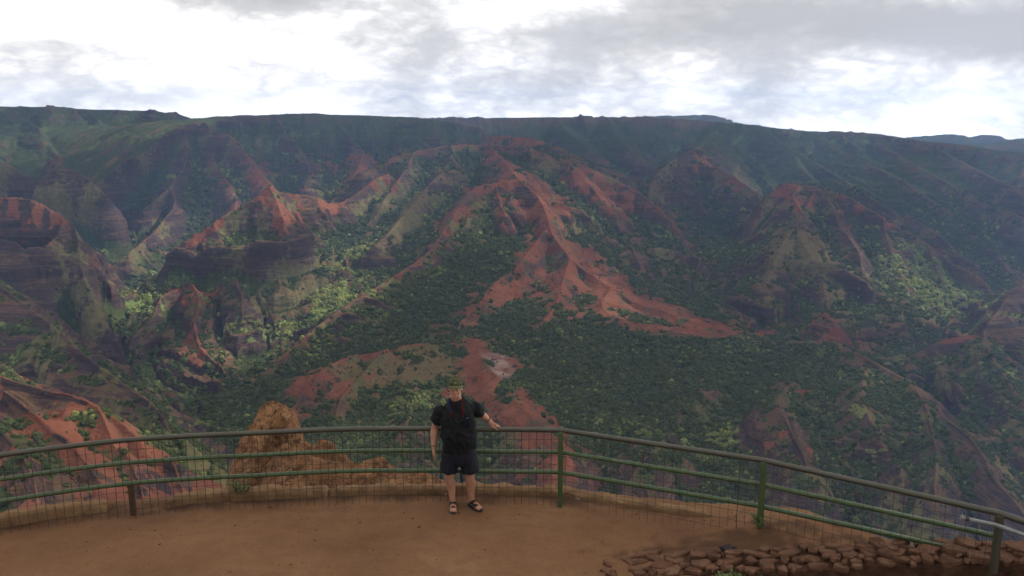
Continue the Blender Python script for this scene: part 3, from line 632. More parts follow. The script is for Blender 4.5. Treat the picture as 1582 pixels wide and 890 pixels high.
for f in range(5):
    bm = bmesh.new(); bmesh.ops.create_icosphere(bm, subdivisions=3, radius=1)
    co_ = np.array([v.co[:] for v in bm.verts])
    d = 1 + .30 * perlin(co_[:, 0] * 1.3 + f * 7, co_[:, 1] * 1.3 + co_[:, 2] * 1.7, 600 + f) + .26 * perlin(co_[:, 0] * 3.1 + co_[:, 2] * 2.3 + f, co_[:, 1] * 3.1 - co_[:, 2] * 2.1, 610 + f) + .18 * perlin(co_[:, 0] * 6 + co_[:, 2] * 5, co_[:, 1] * 6 + co_[:, 2] * 4, 620 + f)
    for v, k in zip(bm.verts, d):
        v.co *= k; v.co.z = v.co.z * (.85 + .12 * f) + .35
        if v.co.z < 0: v.co.x *= .75; v.co.y *= .75
    me = bpy.data.meshes.new('tree_form'); bm.to_mesh(me); bm.free(); me.materials.append(M_LEAF)
    protos.objects.link(bpy.data.objects.new('tree_form', me))
def scatter_group(name, coll):
    ng = bpy.data.node_groups.new(name, 'GeometryNodeTree')
    ng.interface.new_socket('Geometry', in_out='INPUT', socket_type='NodeSocketGeometry'); ng.interface.new_socket('Geometry', in_out='OUTPUT', socket_type='NodeSocketGeometry')
    gi = ng.nodes.new('NodeGroupInput'); go = ng.nodes.new('NodeGroupOutput')
    ip = ng.nodes.new('GeometryNodeInstanceOnPoints'); ci = ng.nodes.new('GeometryNodeCollectionInfo')
    ci.inputs['Collection'].default_value = coll; ci.inputs['Separate Children'].default_value = True; ci.inputs['Reset Children'].default_value = True
    def named(nm, t):
        x = ng.nodes.new('GeometryNodeInputNamedAttribute'); x.data_type = t; x.inputs['Name'].default_value = nm; return x.outputs['Attribute']
    L = ng.links.new
    L(gi.outputs[0], ip.inputs['Points']); L(ci.outputs[0], ip.inputs['Instance']); ip.inputs['Pick Instance'].default_value = True
    L(named('form', 'INT'), ip.inputs['Instance Index']); L(named('size', 'FLOAT'), ip.inputs['Scale'])
    cx = ng.nodes.new('ShaderNodeCombineXYZ'); L(named('spin', 'FLOAT'), cx.inputs[2]); L(cx.outputs[0], ip.inputs['Rotation'])
    L(ip.outputs[0], go.inputs[0]); return ng
fo = link('forest', pt); tag(fo, kind='stuff')
md = fo.modifiers.new('scatter', 'NODES'); md.node_group = scatter_group('scatter_trees', protos)

# ------------------------------------------------------------------ single pale trees that stand out from the woods
def ground_hit(u, v):
    j = int(np.clip(np.searchsorted(az, math.atan((u - CU) / F)), 0, NA - 1)); i0 = np.searchsorted(rr, 330)
    for _ in range(3):
        c = np.nonzero((V[i0:, j] <= v) & (ELEV[i0:, j] >= RUN[i0:, j] - 1e-4))[0]
        if not len(c): return None
        i = i0 + c[0]; j2 = int(np.argmin(np.abs(U[i] - u)))
        if j2 == j: break
        j = j2
    return float(X[i, j]), float(Y[i, j]), float(Z[i, j])
def pale_leaf(nt, N, b):
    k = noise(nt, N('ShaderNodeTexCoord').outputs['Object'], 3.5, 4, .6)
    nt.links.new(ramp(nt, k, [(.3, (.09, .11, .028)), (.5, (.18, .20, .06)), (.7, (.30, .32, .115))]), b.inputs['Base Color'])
M_PLEAF = mat('pale_foliage', pale_leaf, .8, .15)
def bark_f(nt, N, b): nt.links.new(ramp(nt, noise(nt, N('ShaderNodeTexCoord').outputs['Object'], 6, 4), [(.3, (.10, .075, .055)), (.7, (.22, .18, .14))]), b.inputs['Base Color'])
M_BARK = mat('bark', bark_f, .95, .1)
def tree_meshes(seed):
    r = random.Random(seed); g = np.random.default_rng(seed)
    tb = bmesh.new(); tips = []
    def limb(a, b, r0, r1):
        a, b = Vector(a), Vector(b); rings = []; d = (b - a).normalized(); o_ = d.orthogonal().normalized(); q = d.cross(o_)
        for t in (0, .5, 1):
            c = a.lerp(b, t) + Vector((r.uniform(-.03, .03), r.uniform(-.03, .03), 0)) * (t == .5); k = r0 + (r1 - r0) * t
            rings.append([tb.verts.new(c + (o_ * math.cos(w) + q * math.sin(w)) * k) for w in np.arange(7) / 7 * 6.283])
        for p_, q_ in zip(rings, rings[1:]):
            for i in range(7): tb.faces.new((p_[i], p_[(i + 1) % 7], q_[(i + 1) % 7], q_[i]))
    limb((0, 0, -.25), (r.uniform(-.06, .06), r.uniform(-.06, .06), .55), .07, .05)
    for k in range(7):
        w = k / 7 * 6.283 + r.uniform(-.3, .3); t = Vector((math.cos(w) * r.uniform(.35, .75), math.sin(w) * r.uniform(.35, .75), r.uniform(.75, 1.35))); limb((0, 0, r.uniform(.35, .55)), t, .035, .012); tips.append(t)
    tips.append(Vector((0, 0, 1.35)))
    cen = np.array([t[:] for t in tips]); n = 900
    w = g.integers(0, len(cen), n); d = g.normal(0, 1, (n, 3)); d /= np.linalg.norm(d, axis=1)[:, None]
    c = cen[w] + d * (g.random(n) ** .45)[:, None] * np.array([.40, .40, .30]) * g.uniform(.75, 1.15, len(cen))[w][:, None]
    nrm = d + g.normal(0, .5, (n, 3)) + np.array([0, 0, .5]); nrm /= np.linalg.norm(nrm, axis=1)[:, None]
    a = np.cross(nrm, g.normal(0, 1, (n, 3))); a /= np.linalg.norm(a, axis=1)[:, None]; b_ = np.cross(nrm, a); s = g.uniform(.05, .11, n)[:, None]
    Vv = np.stack([c - a * s, c - b_ * s * .7, c + a * s, c + b_ * s * .7], 1).reshape(-1, 3)
    me = np_mesh('crown', Vv, np.arange(n * 4).reshape(-1, 4), False); me.materials.append(M_PLEAF)
    tm = bpy.data.meshes.new('trunk'); tb.to_mesh(tm); tb.free(); tm.materials.append(M_BARK)
    return tm, me
FORMS = [tree_meshes(s_) for s_ in (11, 12, 13, 14)]
def place_tree(u, v, px, label, group, k):
    p = ground_hit(u, v)
    if p is None: return
    dist = math.hypot(p[0], p[1]); h = px / F * dist / 1.75
    t = empty('pale_tree', p, random.uniform(0, 6.28)); t.scale = (h, h, h * random.uniform(.85, 1.15)); tag(t, label, 'tree', group)
    for nm, me in zip(('trunk', 'crown'), FORMS[k % 4]):
        o_ = bpy.data.objects.new(nm, me); COL.objects.link(o_); o_.parent = t
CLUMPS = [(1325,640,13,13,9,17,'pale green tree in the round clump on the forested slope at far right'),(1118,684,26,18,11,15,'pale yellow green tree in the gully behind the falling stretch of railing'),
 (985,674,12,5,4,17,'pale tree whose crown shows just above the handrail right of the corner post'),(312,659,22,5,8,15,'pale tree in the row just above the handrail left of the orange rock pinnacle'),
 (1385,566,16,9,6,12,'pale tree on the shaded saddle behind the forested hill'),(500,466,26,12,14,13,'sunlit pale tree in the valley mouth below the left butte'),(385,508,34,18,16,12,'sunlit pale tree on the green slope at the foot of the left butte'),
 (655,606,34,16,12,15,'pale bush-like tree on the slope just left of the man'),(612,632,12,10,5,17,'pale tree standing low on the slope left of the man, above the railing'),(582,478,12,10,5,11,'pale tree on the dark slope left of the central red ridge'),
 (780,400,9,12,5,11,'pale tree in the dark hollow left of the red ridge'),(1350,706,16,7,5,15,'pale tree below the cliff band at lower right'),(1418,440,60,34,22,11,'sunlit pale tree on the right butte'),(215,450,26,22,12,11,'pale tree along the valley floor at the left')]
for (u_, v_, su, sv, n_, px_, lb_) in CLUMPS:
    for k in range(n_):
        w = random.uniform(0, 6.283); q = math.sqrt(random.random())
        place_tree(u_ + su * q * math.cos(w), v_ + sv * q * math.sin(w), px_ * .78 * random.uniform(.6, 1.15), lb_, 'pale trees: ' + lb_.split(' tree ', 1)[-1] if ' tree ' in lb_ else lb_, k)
# ------------------------------------------------------------------ the lookout terrace
# rim of the terrace: beyond it the ground drops away
EDGE_L = np.array([(-30., 4.), (-14., 7.2), (-9., 8.9), (-6.7, 9.66), (-5.3, 10.12), (-4.6, 10.2), (-3.5, 10.38), (-2.5, 10.5), (-.8, 10.56), (.7, 10.56), (1.84, 10.2), (2.7, 9.95), (3.1, 9.82), (3.5, 9.62), (3.75, 9.3), (3.95, 9.0), (4.3, 8.75), (4.8, 8.45), (5.4, 8.2), (6.5, 7.6), (9., 6.0), (14, 3.), (30., -4.)])
def edge_y(x): return np.interp(x, EDGE_L[:, 0], EDGE_L[:, 1])
def ground_z(x, y):
    x = np.asarray(x, float); y = np.asarray(y, float)
    z = .17 * np.exp(-((x - 3.35) / .9) ** 2 - ((y - 9.15) / .6) ** 2) + .10 * np.exp(-((x - 4.2) / .8) ** 2 - ((y - 8.5) / .5) ** 2)
    z = z + .10 * sstep(1.8, 4.5, x) * sstep(7.4, 8.6, y)
    z = z + .005 * ridged(x / .45, y / .3, 715, 3) + .025 * fbm(x / 1.7, y / 1.7, 700, 3) + .006 * fbm(x / .22, y / .22, 710, 3)
    d = y - edge_y(x) + .07 * fbm(x / .5, y / .5, 720, 3)
    z = np.where(d > 0, z - .25 * np.minimum(d, .15) - 3.2 * np.clip(d - .1, 0, 1.6) - .75 * np.clip(d - 1.7, 0, 100), z)
    return z
gx1 = np.concatenate([np.linspace(-30, -7.2, 60)[:-1], np.arange(-7.2, 7.2, .04), np.linspace(7.2, 30, 60)])
gy1 = np.concatenate([np.linspace(-12, 6.5, 50)[:-1], np.arange(6.5, 12.6, .04), np.linspace(12.6, 27, 50)])
GX, GY = np.meshgrid(gx1, gy1); GZ = ground_z(GX, GY)
def dirt_mat(nt, N, b):
    P = N('ShaderNodeNewGeometry').outputs['Position']
    n1 = noise(nt, P, .8, 5, .6); n2 = noise(nt, P, 6, 5, .65); n3 = noise(nt, P, 45, 3, .6)
    c = ramp(nt, n1, [(.3, (.098, .051, .026)), (.5, (.138, .073, .037)), (.72, (.172, .095, .050))])
    c = mix(nt, mth(nt, 'MULTIPLY', ramp(nt, n2, [(.42, (0, 0, 0)), (.7, (1, 1, 1))]), .6), c, (.105, .048, .028))
    c = mix(nt, mth(nt, 'MULTIPLY', ramp(nt, n3, [(.5, (0, 0, 0)), (.72, (1, 1, 1))]), .35), c, (.2, .115, .07))
    # darker strip by the kerb and dark loose earth by the low wall
    at1 = N('ShaderNodeVertexColor', layer_name='dark_earth'); sp = N('ShaderNodeSeparateColor'); nt.links.new(at1.outputs[0], sp.inputs[0])
    c = mix(nt, mth(nt, 'MULTIPLY', sp.outputs[0], .85), c, (.032, .018, .013))
    c = mix(nt, sp.outputs[1], c, mix(nt, n2, (.10, .05, .03), (.24, .13, .08)))
    nt.links.new(c, b.inputs['Base Color'])
    bp = N('ShaderNodeBump'); bp.inputs['Strength'].default_value = .55; bp.inputs['Distance'].default_value = .02
    nt.links.new(mth(nt, 'ADD', n2, mth(nt, 'MULTIPLY', n3, .5)), bp.inputs['Height']); nt.links.new(bp.outputs[0], b.inputs['Normal'])
M_DIRT = mat('packed_earth', dirt_mat, .95, .1)
gme = np_mesh('ground', np.stack([GX, GY, GZ], -1).reshape(-1, 3), grid_quads(*GX.shape))
RAILP = [onz(u, v, 1.07) for u, v in [(-230,730),(-60,708),(0,699.5),(101,686.3),(185,677.2),(256,672),(327,668.2),(400,665.2),(458,662.4),(517,660),(576,659),(665,659),(768,660),(866,661)]]
RAILQ = [onz(u, v, 1.07) for u, v in [(866,661),(1178,707)]]
RAILR = [onz(u, v, 1.07) for u, v in [(1178,707),(1545,788.6)]]
RAILS = [onz(u, v, 1.07) for u, v in [(1545,788.6),(1620,814),(1750,856)]]
rx_ = np.array([p[0] for p in RAILP + RAILQ[1:] + RAILR[1:]]); ry_ = np.array([p[1] for p in RAILP + RAILQ[1:] + RAILR[1:]])
dd = GY - (np.interp(GX, rx_, ry_) + .20)
wv_ = .10 * fbm(GX / .6, GY / .6, 730, 3)
dark_earth = sstep(-.36, -.03, dd + wv_) * sstep(.5, .1, dd) * sstep(1.9, .6, GX) * (.75 + .5 * fbm(GX / .35, GY / .35, 740, 2))
dark_earth = np.maximum(dark_earth, .75 * sstep(.45, .15, np.hypot((GX - 2.75) / 1.6, (GY - 8.75) / .32) * .4 + .25 * fbm(GX / .25, GY / .25, 750, 3)))
dark_earth = np.maximum(dark_earth, .35 * sstep(.2, .8, fbm(GX / 1.1, GY / .5, 760, 3)) * sstep(2.0, 3.2, GX))
vcol(gme, 'dark_earth', np.clip(dark_earth, 0, 1), sstep(.0, .35, GY - edge_y(GX)), 0 * dark_earth, 0 * dark_earth + 1)
tag(link('ground', gme, M_DIRT), kind='structure')

def tube_bm(bm, pts, r, seg=10, cap=True):
    pts = [Vector(p) for p in pts]; rings = []; up = Vector((0, 0, 1))
    rad = r if hasattr(r, '__len__') else [r] * len(pts)
    for i, p in enumerate(pts):
        t = (pts[min(i + 1, len(pts) - 1)] - pts[max(i - 1, 0)]).normalized()
        a = t.cross(up)
        if a.length < .1: a = t.cross(Vector((0, 1, 0)))
        a.normalize(); b = a.cross(t)
        k = 1
        if 0 < i < len(pts) - 1:
            c = (pts[i] - pts[i - 1]).normalized().dot((pts[i + 1] - pts[i]).normalized()); k = 1 / max(.6, math.sqrt((1 + c) / 2))
        rings.append([bm.verts.new(p + (a * math.cos(q) * k + b * math.sin(q)) * rad[i]) for q in np.arange(seg) / seg * 2 * math.pi])
    for r0, r1 in zip(rings, rings[1:]):
        for i in range(seg): 
            f = bm.faces.new((r0[i], r0[(i + 1) % seg], r1[(i + 1) % seg], r1[i])); f.smooth = True
    if cap: bm.faces.new(rings[0]); bm.faces.new(list(reversed(rings[-1])))
def obj(name, bm, m, parent=None, smooth=None):
    bmesh.ops.recalc_face_normals(bm, faces=bm.faces[:])
    me = bpy.data.meshes.new(name); bm.to_mesh(me); bm.free()
    if smooth is not None: me.polygons.foreach_set('use_smooth', [smooth] * len(me.polygons))
    return link(name, me, m, parent)
def box_bm(bm, c, s, rot=None, bev=0):
    r = bmesh.ops.create_cube(bm, size=1)
    for v in r['verts']:
        v.co = Vector((v.co.x * s[0], v.co.y * s[1], v.co.z * s[2]))
        if rot is not None: v.co = rot @ v.co
        v.co += Vector(c)
    return r['verts']

def paint(base, worn, rust=.4, rough=.5):
    def f(nt, N, b):
        P = N('ShaderNodeNewGeometry').outputs['Position']
        n1 = noise(nt, P, 9, 5, .65); n2 = noise(nt, P, 60, 4, .6)
        c = mix(nt, ramp(nt, n1, [(.42, (0, 0, 0)), (.66, (1, 1, 1))]), base, worn)
        c = mix(nt, mth(nt, 'MULTIPLY', ramp(nt, n2, [(.56, (0, 0, 0)), (.68, (1, 1, 1))]), rust), c, (.06, .035, .022))
        nt.links.new(c, b.inputs['Base Color'])
    return f
M_GREEN = mat('green_paint', paint((.034, .062, .022), (.05, .078, .032), .5), .42, .45)
M_TOP = mat('worn_handrail', paint((.040, .036, .028), (.034, .042, .024), .7), .45, .45)
M_WIRE = mat('rusty_wire', paint((.03, .025, .02), (.05, .036, .028), .5), .7, .3)
M_GALV = mat('galvanised_pipe', paint((.15, .16, .165), (.10, .11, .11), .3), .4, .5)

M_STUB = mat('stained_wood', paint((.05, .03, .018), (.075, .045, .025), .5), .9, .1)
fence = empty('railing', (-1, 10.1, 0)); FB = Vector(fence.location)
tag(fence, 'green pipe railing with wire mesh along the rim of the terrace', 'railing')
def fobj(name, bm, m):
    for v in bm.verts: v.co -= FB
    return obj(name, bm, m, fence)
def smoothline(pts, k=4):
    P = [Vector(p) for p in pts]; out = []
    for i in range(len(P) - 1):
        p0, p1, p2, p3 = P[max(i - 1, 0)], P[i], P[i + 1], P[min(i + 2, len(P) - 1)]
        for t in np.arange(k) / k:
            out.append(.5 * (2 * p1 + (p2 - p0) * t + (2 * p0 - 5 * p1 + 4 * p2 - p3) * t * t + (3 * p1 - p0 - 3 * p2 + p3) * t ** 3))
    out.append(P[-1]); return out
curve = smoothline(RAILP)
line_all = curve + [Vector(p) for p in RAILQ[1:]] + [Vector(p) for p in RAILR[1:]]
def shifted(pts, z, off=0):
    out = []
    for i, p in enumerate(pts):
        t = (pts[min(i + 1, len(pts) - 1)] - pts[max(i - 1, 0)]); nrm = Vector((t.y, -t.x, 0)).normalized()   # towards the visitor
        out.append(Vector((p.x, p.y, z)) + nrm * off)
    return out
top_line = line_all + [Vector(p) for p in RAILS[1:]]
bm = bmesh.new(); tube_bm(bm, shifted(top_line, 1.07 - .032), .034, 12); o = fobj('handrail', bm, M_TOP); o['label'] = 'worn dark brown green top pipe'
for z in (.76, .48):
    bm = bmesh.new(); L_ = line_all[:]
    end = Vector(onz(1538, 824, .76)) if z == .76 else Vector(onz(1490, 847, .48))
    L_[-1] = end; tube_bm(bm, shifted(L_, z - .028), .029, 12); fobj('rail', bm, M_GREEN)
post_at = [Vector(onz(u, v, 1.07)) for u, v in ((193, 676.6), (866, 661), (1178, 707), (1541, 788))]
for i, p in enumerate(post_at):
    bm = bmesh.new(); g = float(ground_z(p.x, p.y)); y_ = p.y - (.05 if i else -.04)
    box_bm(bm, (p.x, y_, (1.03 + g - .2) / 2), (.062, .062, 1.03 - g + .2))
    if i == 0:
        for v in bm.verts: v.co.z = min(v.co.z, .46)
    bmesh.ops.bevel(bm, geom=bm.edges[:], offset=.006, segments=2, affect='EDGES')
    if i == 3:
        for v in bm.verts: v.co.z = max(v.co.z, .40)
    o = fobj('post', bm, M_STUB if i == 0 else M_TOP if i == 3 else M_GREEN)
    if i == 0: o['label'] = 'short brown stub post'
# welded wire mesh hung on the visitor's side
bm = bmesh.new(); ml = shifted(line_all, 1.0, .045)
seglen = [0]
for a, b in zip(ml, ml[1:]): seglen.append(seglen[-1] + (b - a).length)
s_ = 0
while s_ < seglen[-1]:
    i = max(0, min(np.searchsorted(seglen, s_) - 1, len(ml) - 2)); t = (s_ - seglen[i]) / (seglen[i + 1] - seglen[i]); p = ml[i].lerp(ml[i + 1], t)
    if not (.0 < 0):
        j = random.uniform(-.006, .006); zb = max(float(ground_z(p.x, p.y)), -.1) + .01
        if p.x > 3.3: zb = max(zb, .12)
        bend = random.uniform(-.008, .008)
        rw = .0040 if p.x < .64 else .0024
        tube_bm(bm, [(p.x, p.y, 1.04), (p.x + bend, p.y, .55), (p.x + j, p.y, zb)], rw, 5, False)
    s_ += .0985 if p.x < .64 else .1
for z in (.92, .70, .58, .36, .24, .12):
    tube_bm(bm, [Vector((p.x, p.y + random.uniform(-.003, .003), z + random.uniform(-.006, .006))) for p in ml], .0026, 5, False)
fobj('wire_mesh', bm, M_WIRE)
# loose wire hanging from the handrail
bm = bmesh.new(); p = Vector(onz(1143, 702, 1.07))
tube_bm(bm, [(p.x, p.y - .05, 1.03), (p.x - .005, p.y - .06, .7), (p.x - .02, p.y - .07, .3), (p.x - .025, p.y - .1, float(ground_z(p.x, p.y - .1)))], .0042, 6); fobj('loose_wire', bm, M_WIRE)
bm = bmesh.new(); p = Vector(onz(994, 680, 1.07)); tube_bm(bm, [(p.x, p.y - .04, 1.03), (p.x + .003, p.y - .045, .9), (p.x - .01, p.y - .05, .78)], .005, 6); fobj('loose_wire', bm, M_WIRE)

# grey handrail that starts at the end post
hr = bmesh.new()
hp = [at(1487, 800, 7.62), at(1500, 803, 7.6), at(1538, 811, 7.52), at(1550, 815, 7.48), at(1586, 828, 7.3), at(1720, 880, 6.6)]
tube_bm(hr, hp, .021, 10); M0 = Vector(hp[2])
for v in hr.verts: v.co -= M0
hro = obj('handrail', hr, M_GALV); hro.location = M0; tag(hro, 'pale grey metal pipe handrail at the end post of the green railing', 'handrail')
bm = bmesh.new(); a_, b_ = Vector(hp[0]) - M0, Vector(hp[1]) - M0
tube_bm(bm, [a_.lerp(b_, .3), a_.lerp(b_, .75)], .0235, 10); obj('collar', bm, M_WIRE, hro)
bm = bmesh.new(); d_ = (a_ - b_).normalized(); tube_bm(bm, [a_ - d_ * .004, a_ + d_ * .02], .027, 10); obj('end_cap', bm, M_GALV, hro)

# ---------------------------------------------------------------- kerb of rammed stone along the railing foot
def stone_mat(a, b_, c_, sc=7):
    def f(nt, N, b):
        P = N('ShaderNodeNewGeometry').outputs['Position']
        n1 = noise(nt, P, sc, 5, .65); n2 = noise(nt, P, sc * 6, 4, .6)
        nt.links.new(mix(nt, mth(nt, 'MULTIPLY', n2, .5), ramp(nt, n1, [(.32, a), (.5, b_), (.68, c_)]), a), b.inputs['Base Color'])
        bp = N('ShaderNodeBump'); bp.inputs['Strength'].default_value = .8; bp.inputs['Distance'].default_value = .03
        nt.links.new(mth(nt, 'ADD', n1, mth(nt, 'MULTIPLY', n2, .4)), bp.inputs['Height']); nt.links.new(bp.outputs[0], b.inputs['Normal'])
    return f
M_KERB = mat('kerb_stone', stone_mat((.09, .055, .03), (.17, .098, .052), (.21, .14, .075), 5), .95, .1)
def kerb(x0, x1, h, w, off, label, seed):
    xs = np.arange(x0, x1 + .001, .05); bm = bmesh.new(); prof = [(-.005, -.15), (0, h * .55), (.02, h * .93), (.06, h), (w - .03, h * .96), (w, h * .7), (w + .02, -.25)]
    rings = []
    for x in xs:
        y0 = np.interp(x, rx_, ry_) + off; g = float(ground_z(x, min(y0, edge_y(x) - .1))); ring = []
        ends = min(1, .35 + (x - x0) / .12, .35 + (x1 - x) / .12)
        for (dy, dz) in prof:
            nn = .035 * float(fbm(x / .22 + dy * 3, dz * 4 + dy * 5, seed, 3)); 
            ring.append(bm.verts.new((x, y0 + dy + nn * .6, g + (dz * (1 + .25 * float(perlin(x / .5, 0, seed + 5))) * ends if dz > 0 else dz) + nn * .7)))
        rings.append(ring)
    for a, b in zip(rings, rings[1:]):
        for i in range(len(prof) - 1): bm.faces.new((a[i], a[i + 1], b[i + 1], b[i])).smooth = True
    bm.faces.new(rings[0]); bm.faces.new(rings[-1][::-1])
    c = Vector((float(x0 + x1) / 2, float(np.interp((x0 + x1) / 2, rx_, ry_)) + off, 0))
    for v in bm.verts: v.co -= c
    o = obj('kerb', bm, M_KERB); o.location = c; tag(o, label, 'kerb', 'stone kerbs at the foot of the railing'); return o
kerb(-9.0, -5.3, .15, .2, .22, 'tall dirty stone kerb left of the brown stained fence post', 900)
kerb(-4.62, -2.52, .12, .2, .2, 'stone kerb with a weed growing over it behind the railing', 910)
kerb(-2.5, .66, .10, .18, .22, 'long low stone kerb behind the man in black', 920)
kerb(.68, 2.55, .07, .2, .3, 'crumbling kerb right of the corner post, falling away to the right', 930)

# ---------------------------------------------------------------- low dry stone wall, bottom right
M_STONE = mat('wall_stone', stone_mat((.055, .029, .019), (.105, .054, .034), (.155, .088, .058), 6), .95, .1)
M_CORE = mat('wall_core', stone_mat((.03, .017, .012), (.055, .03, .02), (.085, .045, .03), 9), 1, .05)
wall = empty('stone_wall', (3.4, 8.1, 0)); tag(wall, 'low dry stone wall capped with flat red brown stones', 'wall')
WP = np.array([(.95, 8.22, .0), (1.6, 8.36, .02), (2.4, 8.32, .09), (3.2, 8.16, .21), (4.0, 8.02, .36), (4.8, 7.84, .46), (5.6, 7.72, .50), (7.5, 7.5, .55)])
def wpath(s): return np.array([np.interp(s, WP[:, 0], WP[:, k]) for k in range(3)])
bm = bmesh.new(); rings = []
for x in np.arange(1.0, 7.5, .06):
    c = wpath(x); n0 = .03 * float(fbm(x / .2, 0, 950, 3)); h = c[2]
    rings.append([bm.verts.new(q) for q in ((x, c[1] - .13 + n0, -.1), (x, c[1] - .13 + n0 + .03 * float(perlin(x / .11, 2, 951)), max(h * .5, -.05)), (x, c[1] - .12 + n0, h - .035), (x, c[1] + .26, h - .035), (x, c[1] + .36, -.1))])
for a, b in zip(rings, rings[1:]):
    for i in range(4): bm.faces.new((a[i], a[i + 1], b[i + 1], b[i]))
for v in bm.verts: v.co -= Vector(wall.location)
obj('wall_core', bm, M_CORE, wall)
bm = bmesh.new(); rs = random.Random(5); dvd = np.random.default_rng(5)
def stone(cx, cy, cz, a, b, th, tilt, rot, n=9):
    M = Matrix.Translation((cx, cy, cz)) @ Matrix.Rotation(rot, 4, 'Z') @ Matrix.Rotation(tilt[0], 4, 'X') @ Matrix.Rotation(tilt[1], 4, 'Y')
    an = np.sort(np.arange(n) / n * 6.283 + dvd.uniform(-.42, .42, n)); rad = dvd.uniform(.74, 1.16, n)
    rings = []
    for (k, z) in ((.90, -th), (1.0, -th * .5), (.985, -.008), (.93, 0), (.5, .003)):
        rings.append([bm.verts.new(M @ Vector((a * k * r_ * math.cos(t), b * k * r_ * math.sin(t), z + rs.uniform(-.004, .004)))) for t, r_ in zip(an, rad)])
    for p, q in zip(rings, rings[1:]):
        for i in range(n): bm.faces.new((p[i], p[(i + 1) % n], q[(i + 1) % n], q[i]))
    bm.faces.new(rings[-1]); bm.faces.new(rings[0][::-1])
x = 1.05
rows = ((-.06, .09), (.07, .10), (.20, .10), (.31, .08))
for off, half in rows:
    x = 1.25 + rs.uniform(0, .15) + (.0 if off < 0 else -.1 * off)
    while x < 7.3:
        a = rs.choice((rs.uniform(.06, .1), rs.uniform(.1, .2))); c = wpath(x + a)
        stone(x + a, c[1] + off + rs.uniform(-.03, .03), c[2] + rs.uniform(-.01, .03) + (.0 if off > 0 else -.005), a * 1.0, half * rs.uniform(.68, 1.05), rs.uniform(.035, .07), (rs.uniform(-.26, .2), rs.uniform(-.16, .16)), rs.uniform(-.5, .5), rs.choice((5, 6, 7, 8)))
        x += a * 1.82
for k in range(60):     # smaller stones wedged on top and spilling on the left
    x = rs.uniform(1.0, 5.6); c = wpath(x); y = c[1] + rs.uniform(-.2, .36)
    stone(x, y, c[2] + .03 if abs(y - c[1]) < .2 else max(float(ground_z(x, y)) + .02, c[2] * .6), rs.uniform(.03, .075), rs.uniform(.025, .05), .04, (rs.uniform(-.3, .3), rs.uniform(-.3, .3)), rs.uniform(0, 3), 7)
for x, y, z in ((4.75, 7.95, .5), (4.95, 8.02, .53), (5.2, 7.98, .53), (4.9, 7.78, .52), (5.4, 7.9, .55)): stone(x, y, z, .14, .1, .08, (rs.uniform(-.1, .1), rs.uniform(-.1, .1)), rs.uniform(-.4, .4))
for v in bm.verts: v.co -= Vector(wall.location)
obj('cap_stones', bm, M_STONE, wall, False)
# loose stones on the earth
def loose(name, x, y, s, label, m, seed, sq=(1, .8, .6), grp=None):
    bm = bmesh.new(); bmesh.ops.create_icosphere(bm, subdivisions=3, radius=1)
    for v in bm.verts:
        k = 1 + .3 * float(perlin(v.co.x * 1.4 + seed, v.co.y * 1.4 + v.co.z, seed)) + .12 * float(perlin(v.co.x * 4 + v.co.z * 3, v.co.y * 4 + seed, seed + 1))
        v.co = Vector((v.co.x * k * s * sq[0], v.co.y * k * s * sq[1], max(-.3, v.co.z) * k * s * sq[2]))
    o = obj(name, bm, m, None, True); o.location = (x, y, float(ground_z(x, y)) + s * .1); tag(o, label, 'stone', grp); return o
M_PALE = mat('pale_stone', stone_mat((.2, .13, .09), (.3, .21, .15), (.36, .27, .2), 20), .95, .1)
M_DARK = mat('dark_stone', stone_mat((.022, .02, .02), (.04, .036, .035), (.06, .05, .045), 20), .95, .1)
q = onz(895, 769, 0); loose('stone', q[0], q[1], .03, 'small pale stone on the earth right of the corner post', M_PALE, 21, (2.2, 1, .7))
q = onz(1124, 849, .07); loose('stone', q[0], q[1], .075, 'black stone lying in dark earth behind the low wall', M_DARK, 22, (1.3, .9, .6))
q = onz(932, 880, 0); loose('stone', q[0], q[1], .04, 'small brown stone at the left tip of the low wall', M_STONE, 23)
q = onz(689, 765.5, 0); loose('stone', q[0], q[1], .018, 'tiny pale stone on the earth left of the man', M_PALE, 24)

# ---------------------------------------------------------------- rocks beyond the railing
def rock_mat(nt, N, b):
    P = N('ShaderNodeNewGeometry').outputs['Position']
    n1 = noise(nt, P, .9, 6, .65); n2 = noise(nt, P, 5, 5, .7); n3 = noise(nt, P, 24, 3, .6)
    c = ramp(nt, n1, [(.3, (.115, .058, .03)), (.48, (.19, .098, .05)), (.66, (.27, .15, .08))])
    c = mix(nt, ramp(nt, n2, [(.46, (0, 0, 0)), (.58, (1, 1, 1))]), c, mix(nt, n3, (.05, .03, .02), (.15, .075, .04)))
    vc = N('ShaderNodeTexVoronoi', feature='DISTANCE_TO_EDGE'); vc.inputs['Scale'].default_value = 1.7
    wv = N('ShaderNodeVectorMath', operation='ADD'); nt.links.new(P, wv.inputs[0]); nt.links.new(noise(nt, P, 2.2, 4, .6, out=1), wv.inputs[1]); nt.links.new(wv.outputs[0], vc.inputs['Vector'])
    crk = ramp(nt, vc.outputs['Distance'], [(.0, (1, 1, 1)), (.035, (0, 0, 0))])
    c = mix(nt, mth(nt, 'MULTIPLY', crk, .8), c, (.03, .018, .012))
    nt.links.new(c, b.inputs['Base Color'])
    bp = N('ShaderNodeBump'); bp.inputs['Strength'].default_value = 1; bp.inputs['Distance'].default_value = .12
    nt.links.new(mth(nt, 'ADD', n2, mth(nt, 'MULTIPLY', n3, .3)), bp.inputs['Height']); nt.links.new(bp.outputs[0], b.inputs['Normal'])
M_ROCK = mat('orange_rock', rock_mat, .95, .1)
